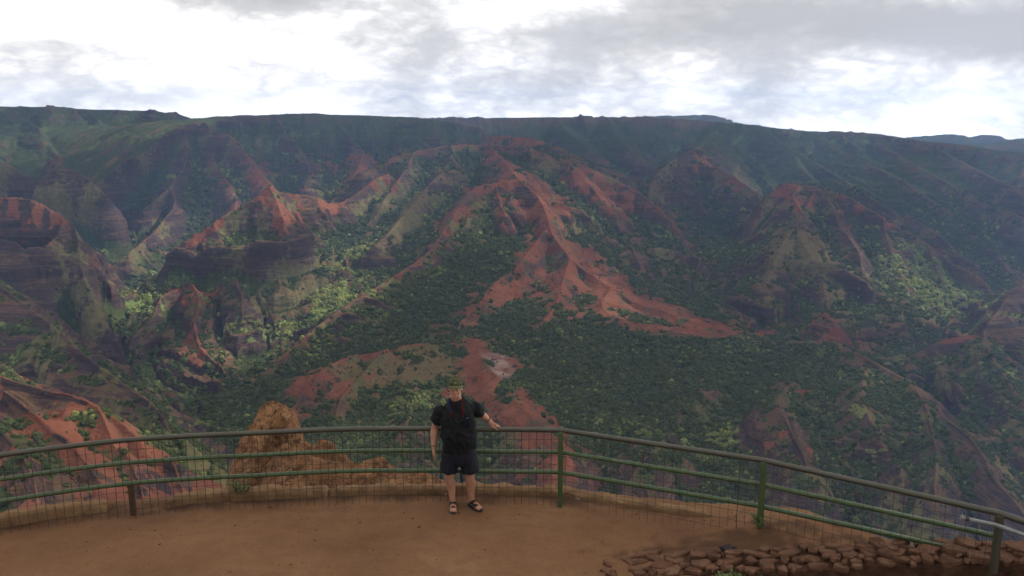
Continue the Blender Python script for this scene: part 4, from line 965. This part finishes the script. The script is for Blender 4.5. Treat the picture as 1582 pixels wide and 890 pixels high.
def outcrop(name, lines, x0, x1, y0, y1, cell, slopes, label, seed, m, zmin=-7):
    xs, ys = np.arange(x0, x1, cell), np.arange(y0, y1, cell); gx, gy = np.meshgrid(xs, ys); H = np.full_like(gx, zmin)
    wx_ = gx + .16 * fbm(gx / .9, gy / .9, seed, 3); wy_ = gy + .16 * fbm(gx / .9, gy / .9, seed + 9, 3)
    for L_, sl in zip(lines, slopes):
        P = densify(np.array(L_, float), .15)
        for a, b in zip(P, P[1:]):
            e = b[:2] - a[:2]; t = np.clip(((wx_ - a[0]) * e[0] + (wy_ - a[1]) * e[1]) / (e @ e), 0, 1)
            d = np.hypot(wx_ - a[0] - t * e[0], wy_ - a[1] - t * e[1]); z0 = a[2] + t * (b[2] - a[2])
            H = np.maximum(H, z0 - sl * (np.sqrt(d * d + .04) - .2))
    H = H + .10 * ridged(gx / .7, gy / .7, seed + 20, 3) * sstep(0, .3, 1 - 0 * gx) + .04 * fbm(gx / .14, gy / .14, seed + 30, 3) - .08
    ze = (H + .1 * fbm(gx / 1.2, gy / 1.2, seed + 40, 2)) / .28; H = .6 * H + .4 * (np.floor(ze) + sstep(.5, 1, ze - np.floor(ze))) * .28
    c = np.array([(x0 + x1) / 2, (y0 + y1) / 2, float(H.min())])
    o = link(name, np_mesh(name, np.stack([gx, gy, H], -1).reshape(-1, 3) - c, grid_quads(*gx.shape)), m); o.location = c
    tag(o, label, 'rock'); return o
outcrop('rock_outcrop', ([at(426,621,16), at(408,634,15.8), at(396,650,15.5), at(386,672,15.2), at(382,705,14.7), at(378,740,14)],
                     [at(420,621,16), at(432,623,16), at(440,642,15.8), at(447,664,15.6), at(462,684,15.2), at(490,680,14.6), at(520,684,14.2), at(535,692,13.8)],
                     [at(440,690,14.4), at(480,705,13.4), at(540,712,13.1), at(590,715,12.9), at(622,722,12.7), at(655,733,12.5), at(680,744,12.3), at(705,756,12.1)]),
        -7.4, 1.2, 11.3, 19.5, .05, (3.4, 3.2, 1.5), 'weathered orange rock pinnacle sloping down behind the railing left of the man', 1000, M_ROCK)
def ledge_mat(nt, N, b): rock_mat(nt, N, b)
M_LEDGE = mat('ledge_rock', stone_mat((.075, .045, .03), (.2, .12, .075), (.3, .22, .16), 8), .95, .1)
outcrop('rocky_ledge', ([at(1140,800,9.95), at(1180,792,9.85), at(1215,793,9.75), at(1250,803,9.5), at(1278,822,9.2), at(1290,836,9.05)],), 2.2, 4.9, 8.7, 11.2, .03, (1.5,),
        'pale lumpy rock ledge outside the railing by the second post', 1100, M_LEDGE, -2.5)

# ---------------------------------------------------------------- weeds
def plant_mat(a, b_):
    def f(nt, N, b):
        k = noise(nt, N('ShaderNodeNewGeometry').outputs['Position'], 14, 3)
        nt.links.new(ramp(nt, k, [(.3, a), (.7, b_)]), b.inputs['Base Color'])
    return f
M_WEED = mat('weed_leaf', plant_mat((.035, .055, .016), (.11, .14, .04)), .6, .3)
M_STEM = mat('weed_stem', plant_mat((.06, .05, .025), (.09, .075, .035)), .8, .2)
def weed(x, y, z, w, h, nst, leaf, label, seed, spread=.8):
    r = random.Random(seed); root = empty('weed', (x, y, z)); tag(root, label, 'weed')
    st, lf = bmesh.new(), bmesh.new()
    for i in range(nst):
        a = r.uniform(0, 6.283); q = r.random() ** .6 * w; hh = h * r.uniform(.45, 1) * (1 - .35 * q / w)
        b0 = Vector((r.uniform(-.12, .12) * w, r.uniform(-.12, .12) * w, -.02)); tip = Vector((math.cos(a) * q, math.sin(a) * q * spread, hh)); mid = b0.lerp(tip, .5) + Vector((0, 0, hh * .15))
        pts = [b0, b0.lerp(mid, .6), mid, mid.lerp(tip, .6), tip]; tube_bm(st, pts, [.004, .0035, .003, .0025, .0015], 5, False)
        for k in range(9):
            t = r.uniform(.25, 1); p = (b0.lerp(mid, t * 2) if t < .5 else mid.lerp(tip, t * 2 - 1)); L = leaf * r.uniform(.6, 1.2)
            d = Vector((r.uniform(-1, 1), r.uniform(-1, 1), r.uniform(-.2, .8))).normalized(); s = d.cross(Vector((r.uniform(-.3, .3), r.uniform(-.3, .3), 1))).normalized() * L * .28; dn = Vector((0, 0, -L * .18))
            v = [lf.verts.new(c) for c in (p, p + d * L * .45 + s, p + d * L + dn, p + d * L * .45 - s)]
            lf.faces.new((v[0], v[1], v[2])); lf.faces.new((v[0], v[2], v[3]))
    obj('stems', st, M_STEM, root); obj('leaves', lf, M_WEED, root)
q = onz(370, 775, 0); weed(q[0], q[1] + .08, 0, .2, .42, 34, .05, 'bushy green weed growing up through the wire mesh at the left', 31)
q = onz(620, 762, 0); weed(q[0], q[1] + .02, .0, .07, .14, 9, .03, 'tiny weed at the kerb left of the man', 32)
p = post_at[2]; weed(p.x, p.y - .05, float(ground_z(p.x, p.y)) + .02, .15, .2, 20, .04, 'small green weed round the foot of the second post', 33)
q = onz(1128, 893, .05); weed(q[0], q[1] - .06, .0, .36, .17, 60, .045, 'low leafy green weed in front of the stone wall', 34, .5)
q = onz(300, 766, .1); weed(q[0], q[1] + .12, .05, .06, .1, 6, .03, 'little pale sprig on the kerb at the left', 35)

# ---------------------------------------------------------------- grit and pebbles on the earth
npb = 900
px_ = rng.uniform(-7, 5.2, npb); py_ = rng.uniform(7.6, 10.4, npb); ok = (py_ < edge_y(px_) - .1) & (rng.random(npb) < .35 + .65 * sstep(9.0, 10.0, py_) + .6 * sstep(1, 2.5, px_)); px_, py_ = px_[ok], py_[ok]; npb = len(px_)
gm = bpy.data.meshes.new('gravel'); gm.vertices.add(npb); gm.vertices.foreach_set('co', np.stack([px_, py_, ground_z(px_, py_) + .002], -1).astype(np.float32).ravel())
for nm, val in (('size', np.exp(rng.normal(-4.9, .5, npb))), ('spin', rng.random(npb) * 6.28)):
    a = gm.attributes.new(nm, 'FLOAT', 'POINT'); a.data.foreach_set('value', val.astype(np.float32))
a = gm.attributes.new('form', 'INT', 'POINT'); a.data.foreach_set('value', rng.integers(0, 3, npb).astype(np.int32))
peb = bpy.data.collections.new('pebble_forms')
for f in range(3):
    bm = bmesh.new(); bmesh.ops.create_icosphere(bm, subdivisions=2, radius=1)
    for v in bm.verts: v.co = Vector((v.co.x * 1.2, v.co.y * .9, v.co.z * .6)) * (1 + .3 * float(perlin(v.co.x * 1.5 + f * 5, v.co.y * 1.5 + v.co.z, 40 + f)))
    me = bpy.data.meshes.new('pebble_form'); bm.to_mesh(me); bm.free(); me.materials.append((M_STONE, M_DIRT, M_STONE)[f]); peb.objects.link(bpy.data.objects.new('pebble_form', me))
go_ = link('gravel', gm); tag(go_, kind='stuff'); md = go_.modifiers.new('scatter', 'NODES'); md.node_group = scatter_group('scatter_pebbles', peb)
# ------------------------------------------------------------------ the man at the railing
MAN = Vector((-.645, 9.88, float(ground_z(-.645, 9.88)))); MS = (1.05, 1.0, 1.02)
def loft(bm, secs, seg=20, cap=True):
    """secs: (x, y, z, half-width, half-depth[, squareness]) rings set square to the path"""
    P = [Vector(s[:3]) for s in secs]; rings = []
    for i, s in enumerate(secs):
        t = (P[min(i + 1, len(P) - 1)] - P[max(i - 1, 0)]).normalized()
        ref = Vector((1, 0, 0)) if abs(t.x) < .85 else Vector((0, 0, 1))
        b = t.cross(ref).normalized(); a = b.cross(t)
        e = s[5] if len(s) > 5 else 2.0
        ring = []
        for q in np.arange(seg) / seg * 2 * math.pi:
            c, d = math.cos(q), math.sin(q)
            ring.append(bm.verts.new(P[i] + a * (s[3] * math.copysign(abs(c) ** (2 / e), c)) + b * (s[4] * math.copysign(abs(d) ** (2 / e), d))))
        rings.append(ring)
    for r0, r1 in zip(rings, rings[1:]):
        for i in range(seg): bm.faces.new((r0[i], r0[(i + 1) % seg], r1[(i + 1) % seg], r1[i]))
    if cap:
        for r_, k, d in ((rings[0], 0, -1), (rings[-1], -1, 1)):
            s = secs[k]; t = (P[1] - P[0] if k == 0 else P[-1] - P[-2]).normalized() * d
            c = bm.verts.new(P[k] + t * min(s[3], s[4]) * .55)
            for i in range(seg): bm.faces.new((r_[i], r_[(i + 1) % seg], c))
def ball(bm, c, r, rot=None):
    vs = bmesh.ops.create_icosphere(bm, subdivisions=3, radius=1)['verts']
    for v in vs:
        p = Vector((v.co.x * r[0], v.co.y * r[1], v.co.z * r[2]))
        v.co = (rot @ p if rot else p) + Vector(c)
def fused(name, bm, voxel, m, parent, smooth=4, push=None, fac=.5):
    bmesh.ops.recalc_face_normals(bm, faces=bm.faces[:])
    me = bpy.data.meshes.new(name); bm.to_mesh(me); bm.free()
    o = bpy.data.objects.new(name, me); COL.objects.link(o)
    r = o.modifiers.new('r', 'REMESH'); r.mode = 'VOXEL'; r.voxel_size = voxel; r.use_smooth_shade = True
    s = o.modifiers.new('s', 'SMOOTH'); s.factor = fac; s.iterations = smooth
    dg = bpy.context.evaluated_depsgraph_get(); me2 = bpy.data.meshes.new_from_object(o.evaluated_get(dg)); me2.name = name
    bpy.data.objects.remove(o); bpy.data.meshes.remove(me)
    if push is not None:
        n = len(me2.vertices); co_ = np.empty(n * 3, np.float32); no = np.empty(n * 3, np.float32)
        me2.vertices.foreach_get('co', co_); me2.vertices.foreach_get('normal', no); co_ = co_.reshape(-1, 3); no = no.reshape(-1, 3)
        co_ += no * push(co_)[:, None]; me2.vertices.foreach_set('co', co_.ravel()); me2.update()
    return link(name, me2, m, parent)
def skin_f(nt, N, b):
    P = N('ShaderNodeTexCoord').outputs['Object']
    k = noise(nt, P, 14, 4); k2 = noise(nt, P, 70, 3)
    c = ramp(nt, k, [(.3, (.25, .115, .075)), (.5, (.31, .155, .102)), (.7, (.35, .185, .125))])
    nt.links.new(mix(nt, mth(nt, 'MULTIPLY', k2, .3), c, (.24, .10, .065)), b.inputs['Base Color'])
    b.inputs['Subsurface Weight'].default_value = .08; b.inputs['Subsurface Radius'].default_value = (.01, .004, .002)
M_SKIN = mat('skin', skin_f, .55, .35)
def cloth(col, col2):
    def f(nt, N, b):
        P = N('ShaderNodeTexCoord').outputs['Object']; k = noise(nt, P, 9, 4)
        nt.links.new(mix(nt, k, col, col2), b.inputs['Base Color'])
        w = noise(nt, P, 320, 2); bp = N('ShaderNodeBump'); bp.inputs['Strength'].default_value = .25; bp.inputs['Distance'].default_value = .002
        nt.links.new(w, bp.inputs['Height']); nt.links.new(bp.outputs[0], b.inputs['Normal'])
    return f
M_SHIRT = mat('black_cotton', cloth((.005, .0055, .007), (.010, .011, .013)), .9, .15)
M_SHORT = mat('navy_black_cloth', cloth((.006, .007, .012), (.013, .014, .022)), .85, .2)
def camo_f(nt, N, b):
    P = N('ShaderNodeTexCoord').outputs['Object']; k = noise(nt, P, 24, 2, .5)
    nt.links.new(ramp(nt, k, [(.38, (.025, .028, .013)), (.46, (.065, .066, .032)), (.56, (.042, .045, .022)), (.64, (.095, .09, .05))], 'CONSTANT'), b.inputs['Base Color'])
M_CAP = mat('olive_cap_cloth', camo_f, .9, .15)
M_BRIM = mat('cap_brim_cloth', cloth((.062, .064, .032), (.09, .09, .045)), .9, .15)
M_RUBBER = mat('black_rubber', cloth((.008, .007, .007), (.02, .017, .016)), .6, .35)
M_RED = mat('red_strap', cloth((.22, .025, .02), (.32, .04, .03)), .8, .2)
M_BLUE = mat('blue_strap', cloth((.05, .075, .19), (.08, .11, .26)), .8, .2)
M_HAIR = mat('grey_hair', cloth((.22, .20, .18), (.40, .37, .34)), .8, .2)
M_DK = mat('dark_detail', cloth((.012, .01, .01), (.02, .016, .015)), .5, .4)
M_LIP = mat('lip', cloth((.27, .10, .085), (.30, .12, .10)), .6, .3)
M_BAND = mat('dark_wristband', cloth((.012, .01, .01), (.03, .022, .018)), .7, .3)

man = empty('person', MAN); man.scale = MS; tag(man, 'man in black T-shirt, black shorts, sandals and olive cap leaning one hand on the railing', 'person')
bm = bmesh.new()
HX, HY, HZ_ = -.075, -.03, 1.605      # middle of the head
# torso, neck
loft(bm, [(-.04, .02, .70, .15, .12), (-.04, .02, .84, .185, .15), (-.045, -.005, .98, .195, .175), (-.05, -.005, 1.12, .19, .165), (-.055, .015, 1.24, .18, .14), (-.06, .025, 1.33, .165, .11), (-.065, .03, 1.39, .10, .08), (-.068, .03, 1.44, .068, .068), (-.07, .015, 1.50, .062, .064), (-.073, 0, 1.56, .06, .066)], 24)
# head
RH = Matrix.Rotation(R(-4), 3, 'X')
def hp(x, y, z): return Vector((HX, HY, HZ_)) + RH @ Vector((x, y, z))
ball(bm, hp(0, .012, .035), (.078, .096, .098)); ball(bm, hp(0, -.022, -.04), (.064, .074, .078)); ball(bm, hp(0, -.05, -.088), (.036, .036, .028))
ball(bm, hp(0, -.078, .022), (.05, .022, .018)); ball(bm, hp(0, -.100, -.022), (.016, .022, .017)); ball(bm, hp(0, -.092, .002), (.010, .018, .028)); ball(bm, hp(0, -.075, -.062), (.028, .022, .018))
for s in (-1, 1):
    ball(bm, hp(s * .040, -.066, -.026), (.026, .026, .026)); ball(bm, hp(s * .080, .012, -.008), (.011, .022, .034), Matrix.Rotation(R(s * 14), 3, 'Z')); ball(bm, hp(s * .035, -.05, -.075), (.03, .035, .035))
    ball(bm, hp(s * .012, -.096, -.026), (.010, .013, .010))
# arms: the man's right arm hangs, his left reaches back to the handrail
SR, ER, WR = Vector((-.258, .035, 1.325)), Vector((-.345, .06, 1.06)), Vector((-.355, -.01, .835))
SL_, EL, WL = Vector((.135, .05, 1.335)), Vector((.225, .14, 1.225)), Vector((.315, .235, 1.125))
hand_z = 1.07
ball(bm, SR + Vector((.035, 0, -.02)), (.075, .07, .055)); loft(bm, [(*SR, .064, .068), (*SR.lerp(ER, .35), .058, .06), (*SR.lerp(ER, .75), .05, .053), (*ER, .047, .049), (*ER.lerp(WR, .25), .049, .05), (*ER.lerp(WR, .65), .039, .041), (*WR, .029, .034)], 16)
ball(bm, SL_ - Vector((.035, 0, .02)), (.075, .07, .055)); loft(bm, [(*SL_, .066, .068), (*SL_.lerp(EL, .5), .055, .057), (*EL, .048, .05), (*EL.lerp(WL, .3), .048, .049), (*EL.lerp(WL, .7), .038, .040), (*WL, .028, .033)], 16)
# hanging hand, loosely curled: palm, four fingers, thumb
d1 = Vector((.03, -.05, -1)).normalized()
loft(bm, [(*(WR - d1 * .01), .026, .032), (*(WR + d1 * .03), .022, .040), (*(WR + d1 * .075), .019, .043), (*(WR + d1 * .098), .015, .040)], 14)
for i, (ln, yy) in enumerate(((.068, -.033), (.078, -.011), (.072, .011), (.056, .032))):
    b0 = WR + d1 * .09 + Vector((0, yy, 0)); k1 = b0 + Vector((.006, yy * .06 - .004, -1)).normalized() * ln * .45; k2 = k1 + Vector((.35, -.05, -.95)).normalized() * ln * .33; k3 = k2 + Vector((.75, 0, -.7)).normalized() * ln * .28
    loft(bm, [(*b0, .0095, .0095), (*k1, .0088, .0088), (*k2, .0082, .0082), (*k3, .0068, .0068)], 10)
t0 = WR + d1 * .03 + Vector((.0, -.034, 0)); loft(bm, [(*t0, .014, .014), (*(t0 + Vector((.012, -.022, -.03))), .011, .011), (*(t0 + Vector((.022, -.026, -.06))), .0095, .0095), (*(t0 + Vector((.03, -.02, -.08))), .007, .007)], 10)
# hand on the rail: the palm lies on top of the pipe, fingers wrap over the far side, thumb on the near side
LOC = lambda w: Vector(w) - MAN
ry0 = float(np.interp(MAN.x + .38, rx_, ry_)) - MAN.y         # pipe axis in the man's frame
zt0 = (1.064 - MAN.z) / MS[2]
d2 = (Vector((.40, ry0 - .012, zt0 + .022)) - WL).normalized()
pc = Vector((.372, ry0 - .004, zt0 + .026))
loft(bm, [(*(WL - d2 * .01), .028, .03), (*WL.lerp(pc, .45), .034, .024), (*pc, .042, .019), (*(pc + Vector((.042, .014, -.004))), .040, .015)], 14)
for i, (ln, off) in enumerate(((.066, -.036), (.078, -.012), (.073, .012), (.058, .034))):
    b0 = pc + Vector((.040 - abs(off) * .12, off * .85 + .004, -.003)); k1 = b0 + Vector((.80, .35 + off * 6, -.10)).normalized() * ln * .45; k2 = k1 + Vector((.62, .35 + off * 6, -.55)).normalized() * ln * .34; k3 = k2 + Vector((.2, .25, -.95)).normalized() * ln * .26
    loft(bm, [(*b0, .0098, .0098), (*k1, .0092, .0092), (*k2, .0085, .0085), (*k3, .007, .007)], 10)
t0 = pc + Vector((.0, -.030, -.004)); loft(bm, [(*t0, .014, .014), (*(t0 + Vector((.028, -.018, -.010))), .0115, .0115), (*(t0 + Vector((.054, -.018, -.028))), .0095, .0095), (*(t0 + Vector((.064, -.012, -.045))), .0075, .0075)], 10)
# legs and feet
FEET = ((Vector((-.130, .02, .085)), Vector((.10, -.99, 0)).normalized()), (Vector((.105, .06, .085)), Vector((.62, -.80, 0)).normalized()))
hips = (Vector((-.135, .02, .80)), Vector((.055, .02, .80))); knees = (Vector((-.165, -.005, .46)), Vector((.088, .005, .46)))
for (an, fd), hpp, kn in zip(FEET, hips, knees):
    loft(bm, [(*hpp, .098, .11), (*hpp.lerp(kn, .5), .085, .09), (*hpp.lerp(kn, .85), .066, .07), (*kn, .061, .064), (*(kn + Vector((0, .012, -.06))), .058, .062), (*(kn.lerp(an, .35) + Vector((0, .02, 0))), .061, .066), (*(kn.lerp(an, .62) + Vector((0, .015, 0))), .048, .052), (*kn.lerp(an, .88), .036, .040), (*an, .036, .042), (*(an - Vector((0, 0, .035))), .034, .044)], 18)
    sd = Vector((fd.y, -fd.x, 0)); A0 = an - Vector((0, 0, .085)); F0 = lambda l, s, z: A0 + fd * l + sd * s + Vector((0, 0, z))
    ball(bm, F0(-.045, 0, .052), (.033, .036, .034)); 
    loft(bm, [(*F0(-.03, 0, .055), .032, .034), (*F0(.03, 0, .066), .036, .036), (*F0(.085, 0, .052), .041, .026), (*F0(.13, .002, .040), .045, .018), (*F0(.155, .002, .036), .042, .014)], 14)
    inner = 1 if an.x < 0 else -1
    sgn = inner * (1 if sd.x > 0 else -1)
    for j, (off, ln, r_) in enumerate(((.031, .055, .013), (.012, .052, .0095), (-.006, .046, .009), (-.022, .038, .0085), (-.036, .03, .008))):
        loft(bm, [(*F0(.145, sgn * off, .034), r_, r_), (*F0(.145 + ln * .6, sgn * off, .036), r_, r_), (*F0(.145 + ln, sgn * off, .031), r_ * .85, r_ * .85)], 10)
body = fused('body', bm, .0048, M_SKIN, man, 3)
# eyes, mouth, brows
for s in (-1, 1):
    b_ = bmesh.new(); ball(b_, hp(s * .030, -.0865, .004), (.011, .006, .0045)); obj('eye', b_, M_DK, man, True)
    b_ = bmesh.new(); tube_bm(b_, [hp(s * .014, -.098, .021), hp(s * .03, -.098, .026), hp(s * .047, -.088, .02)], .0042, 6); obj('eyebrow', b_, M_HAIR, man)
b_ = bmesh.new(); tube_bm(b_, [hp(-.024, -.088, -.060), hp(-.010, -.096, -.058), hp(0, -.0975, -.059), hp(.010, -.096, -.058), hp(.024, -.088, -.060)], [.003, .0048, .005, .0048, .003], 8); obj('mouth', b_, M_LIP, man)
# short grey hair below the cap
b_ = bmesh.new()
for s in (-1, 1): ball(b_, hp(s * .073, .018, .018), (.012, .045, .03)); 
ball(b_, hp(0, .085, -.01), (.066, .03, .05)); fused('hair', b_, .006, M_HAIR, man, 3)
# cap: crown with a curved brim
b_ = bmesh.new(); loft(b_, [(*hp(0, .010, .058), .086, .102), (*hp(0, .012, .090), .086, .100), (*hp(0, .014, .122), .076, .088), (*hp(0, .015, .146), .054, .062), (*hp(0, .016, .157), .024, .028)], 28)
cap = fused('cap', b_, .005, M_CAP, man, 5)
b_ = bmesh.new(); top, bot = [], []
for i in range(13):
    a = (i / 12 - .5) * 2.25; row_t, row_b = [], []
    for k, rr_ in enumerate((.9, 1.04, 1.17, 1.28)):
        out = 1 + (rr_ - .9) * (math.cos(a) ** .7 if math.cos(a) > 0 else 0) * 1.4
        x = math.sin(a) * .088 * min(out, 1.12); y = -math.cos(a) * .104 * out + .004
        z = .066 - (out - 1) * .03 - (x / .088) ** 2 * .016 * (1 + (out - 1) * 2)
        row_t.append(b_.verts.new(hp(x, y, z + .003))); row_b.append(b_.verts.new(hp(x, y, z - .003)))
    top.append(row_t); bot.append(row_b)
for A_, flip in ((top, 0), (bot, 1)):
    for p_, q_ in zip(A_, A_[1:]):
        for k in range(3): b_.faces.new((p_[k], p_[k + 1], q_[k + 1], q_[k]))
for p_, q_, u_, w_ in zip(top, top[1:], bot, bot[1:]): b_.faces.new((p_[3], q_[3], w_[3], u_[3]))
obj('brim', b_, M_BRIM, cap, True)
b_ = bmesh.new(); ball(b_, hp(.004, -.086, .104), (.018, .006, .012)); obj('badge', b_, M_GALV, cap, True)
b_ = bmesh.new(); ball(b_, hp(0, .016, .170), (.008, .008, .005)); obj('button', b_, M_BRIM, cap, True)
# T-shirt: body, sleeves, pocket
b_ = bmesh.new()
loft(b_, [(-.040, .015, .80, .205, .180), (-.042, .010, .88, .208, .186), (-.045, -.004, .98, .212, .198), (-.050, -.004, 1.10, .209, .188), (-.056, .012, 1.22, .206, .164, 2.2), (-.060, .024, 1.31, .200, .138, 2.2), (-.064, .032, 1.375, .168, .112, 2.0), (-.066, .060, 1.425, .128, .084), (-.067, .072, 1.46, .090, .060), (-.068, .078, 1.485, .066, .045)], 28)
ball(b_, SR + Vector((.028, 0, -.012)), (.080, .078, .066)); loft(b_, [(*SR, .074, .080), (*SR.lerp(ER, .3), .085, .086), (*SR.lerp(ER, .62), .082, .084)], 18)
ball(b_, SL_ - Vector((.028, 0, .012)), (.080, .078, .066)); loft(b_, [(*SL_, .075, .078), (*SL_.lerp(EL, .45), .079, .080), (*SL_.lerp(EL, .82), .075, .077)], 18)
def folds(c):
    x, y, z = c.T
    return (.014 * fbm(x / .11 + z * 1.5, z / .16 + y * 3, 800, 3) + .012 * ridged((x + z * .6) / .16, (z - x * .5) / .30, 806, 2) * sstep(.78, 1.0, z)).astype(np.float32)
shirt = fused('shirt', b_, .0065, M_SHIRT, man, 5, folds)
b_ = bmesh.new(); pk = []
def front(x, z):      # the shirt front at (x, z)
    ys = [v.co.y for v in shirt.data.vertices if abs(v.co.x - x) < .012 and abs(v.co.z - z) < .012]
    return min(ys) if ys else -.15
xs_, zs_ = np.linspace(.005, .105, 6), np.linspace(1.15, 1.27, 6)
vv = [[b_.verts.new((x, front(x, z) - .004, z if j else z + abs(x - .055) * .25 - .01)) for x in xs_] for j, z in enumerate(zs_)]
for a, c in zip(vv, vv[1:]):
    for i in range(5): b_.faces.new((a[i], a[i + 1], c[i + 1], c[i]))
bmesh.ops.solidify(b_, geom=b_.faces[:], thickness=.003); pocket = obj('pocket', b_, M_SHORT, shirt, True)
b_ = bmesh.new(); tube_bm(b_, [(.06, front(.06, 1.27) - .008, 1.262), (.088, front(.088, 1.27) - .008, 1.268)], .0035, 6); obj('clip', b_, M_GALV, shirt)  # pale sliver added to stand for a tiny glint at the pocket
# shorts
b_ = bmesh.new()
loft(b_, [(-.040, .015, .86, .195, .170), (-.040, .018, .76, .208, .175), (-.040, .02, .68, .212, .165), (-.04, .02, .64, .2, .15)], 28)
for hpp, kn, sx in zip(hips, knees, (-1, 1)):
    h0 = hpp + Vector((sx * .012, 0, -.05)); k0 = kn + Vector((sx * .004, .0, .045))
    loft(b_, [(*h0, .112, .14), (*h0.lerp(k0, .5), .112, .128), (*h0.lerp(k0, .85), .109, .118), (*k0, .108, .114)], 22)
def folds2(c):
    x, y, z = c.T
    return (.008 * fbm(x / .09, z / .22 + y * 2, 820, 3) + .006 * ridged(x / .12 + z, z / .4, 826, 2)).astype(np.float32)
fused('shorts', b_, .0065, M_SHORT, man, 4, folds2)
# camera strap round the neck, red below, blue above
def strap(pts, m, name, w=.011):
    b_ = bmesh.new(); rows = []
    for i, p in enumerate(pts):
        t = (pts[min(i + 1, len(pts) - 1)] - pts[max(i - 1, 0)]).normalized(); s = t.cross(Vector((0, -1, 0))).normalized() * w
        rows.append([b_.verts.new(p + s), b_.verts.new(p - s)])
    for a, c in zip(rows, rows[1:]): b_.faces.new((a[0], a[1], c[1], c[0]))
    bmesh.ops.solidify(b_, geom=b_.faces[:], thickness=.003); return obj(name, b_, m, man, True)
def on_front(x, z, lift=.006): return Vector((x, front(x, z) - lift, z))
L1 = [Vector((-.140, .03, 1.478)), Vector((-.150, -.03, 1.452)), on_front(-.146, 1.405), on_front(-.134, 1.365), on_front(-.116, 1.33)]
L2 = [L1[-1] + Vector((0, -.001, 0)), on_front(-.100, 1.31), on_front(-.088, 1.285)]
R1 = [Vector((.000, .03, 1.478)), Vector((.010, -.03, 1.452)), on_front(.010, 1.405), on_front(.015, 1.365), on_front(.020, 1.325), on_front(.028, 1.295)]
strap(L1, M_BLUE, 'strap'); strap(L2, M_RED, 'strap'); strap(R1, M_RED, 'strap')
strap([p + Vector((.016, -.001, -.004)) for p in L1[2:]], M_RED, 'strap', .006)
strap([on_front(-.088, 1.285), on_front(-.07, 1.25), on_front(-.05, 1.23), on_front(-.02, 1.23), on_front(.01, 1.255), on_front(.028, 1.295)], M_DK, 'strap', .006)
# wristbands
def ring(name, c, ax, r, m):
    b_ = bmesh.new(); ax = ax.normalized(); a = ax.orthogonal().normalized(); q = ax.cross(a)
    tube_bm(b_, [c + (a * math.cos(t) + q * math.sin(t)) * r for t in np.linspace(0, 6.283, 25)], .0052, 8, False); return obj(name, b_, m, man)
ring('wristband', ER.lerp(WR, .93), WR - ER, .036, M_BAND); ring('wristband', EL.lerp(WL, .93), WL - EL, .036, M_BAND)
# sandals: sole and two broad straps
for an, fd in FEET:
    sd = Vector((fd.y, -fd.x, 0)); A0 = an - Vector((0, 0, .085)); F0 = lambda l, s, z: A0 + fd * l + sd * s + Vector((0, 0, z))
    so_ = bmesh.new(); out = []
    for t in np.linspace(0, 6.283, 40, endpoint=False):
        l = .065 + math.cos(t) * .15; w = (.046 + .010 * sstep(.02, .16, l) - .004 * sstep(.16, .22, l)) ; out.append((l, math.copysign(abs(math.sin(t)) ** .8, math.sin(t)) * w))
    rws = [[so_.verts.new(F0(l * k + .065 * (1 - k), s * k, z)) for l, s in out] for k, z in ((.97, -.004), (1.0, .004), (1.0, .018), (.95, .022))]
    for p_, q_ in zip(rws, rws[1:]):
        for i in range(40): so_.faces.new((p_[i], p_[(i + 1) % 40], q_[(i + 1) % 40], q_[i]))
    so_.faces.new(rws[0]); so_.faces.new(rws[-1]); sandal = obj('sandal', so_, M_RUBBER, man)
    for l0, l1, hh in ((.022, .078, .104), (.082, .138, .078)):
        b_ = bmesh.new(); rws = []
        for t in np.linspace(0, math.pi, 15):
            s = math.cos(t) * .052; z = .012 + math.sin(t) ** .75 * (hh - .012)
            rws.append([b_.verts.new(F0(l0 + (l1 - l0) * q, s, z - (.012 if l0 < .08 else .018) * q)) for q in (0, .33, .66, 1)])
        for p_, q_ in zip(rws, rws[1:]):
            for i in range(3): b_.faces.new((p_[i], p_[i + 1], q_[i + 1], q_[i]))
        bmesh.ops.solidify(b_, geom=b_.faces[:], thickness=.004); st_ = obj('strap', b_, M_RUBBER, sandal, True)
        bk = bmesh.new(); c = F0((l0 + l1) / 2, .046, .05); ball(bk, c, (.007, .007, .007)); obj('buckle', bk, M_GALV, st_, True)
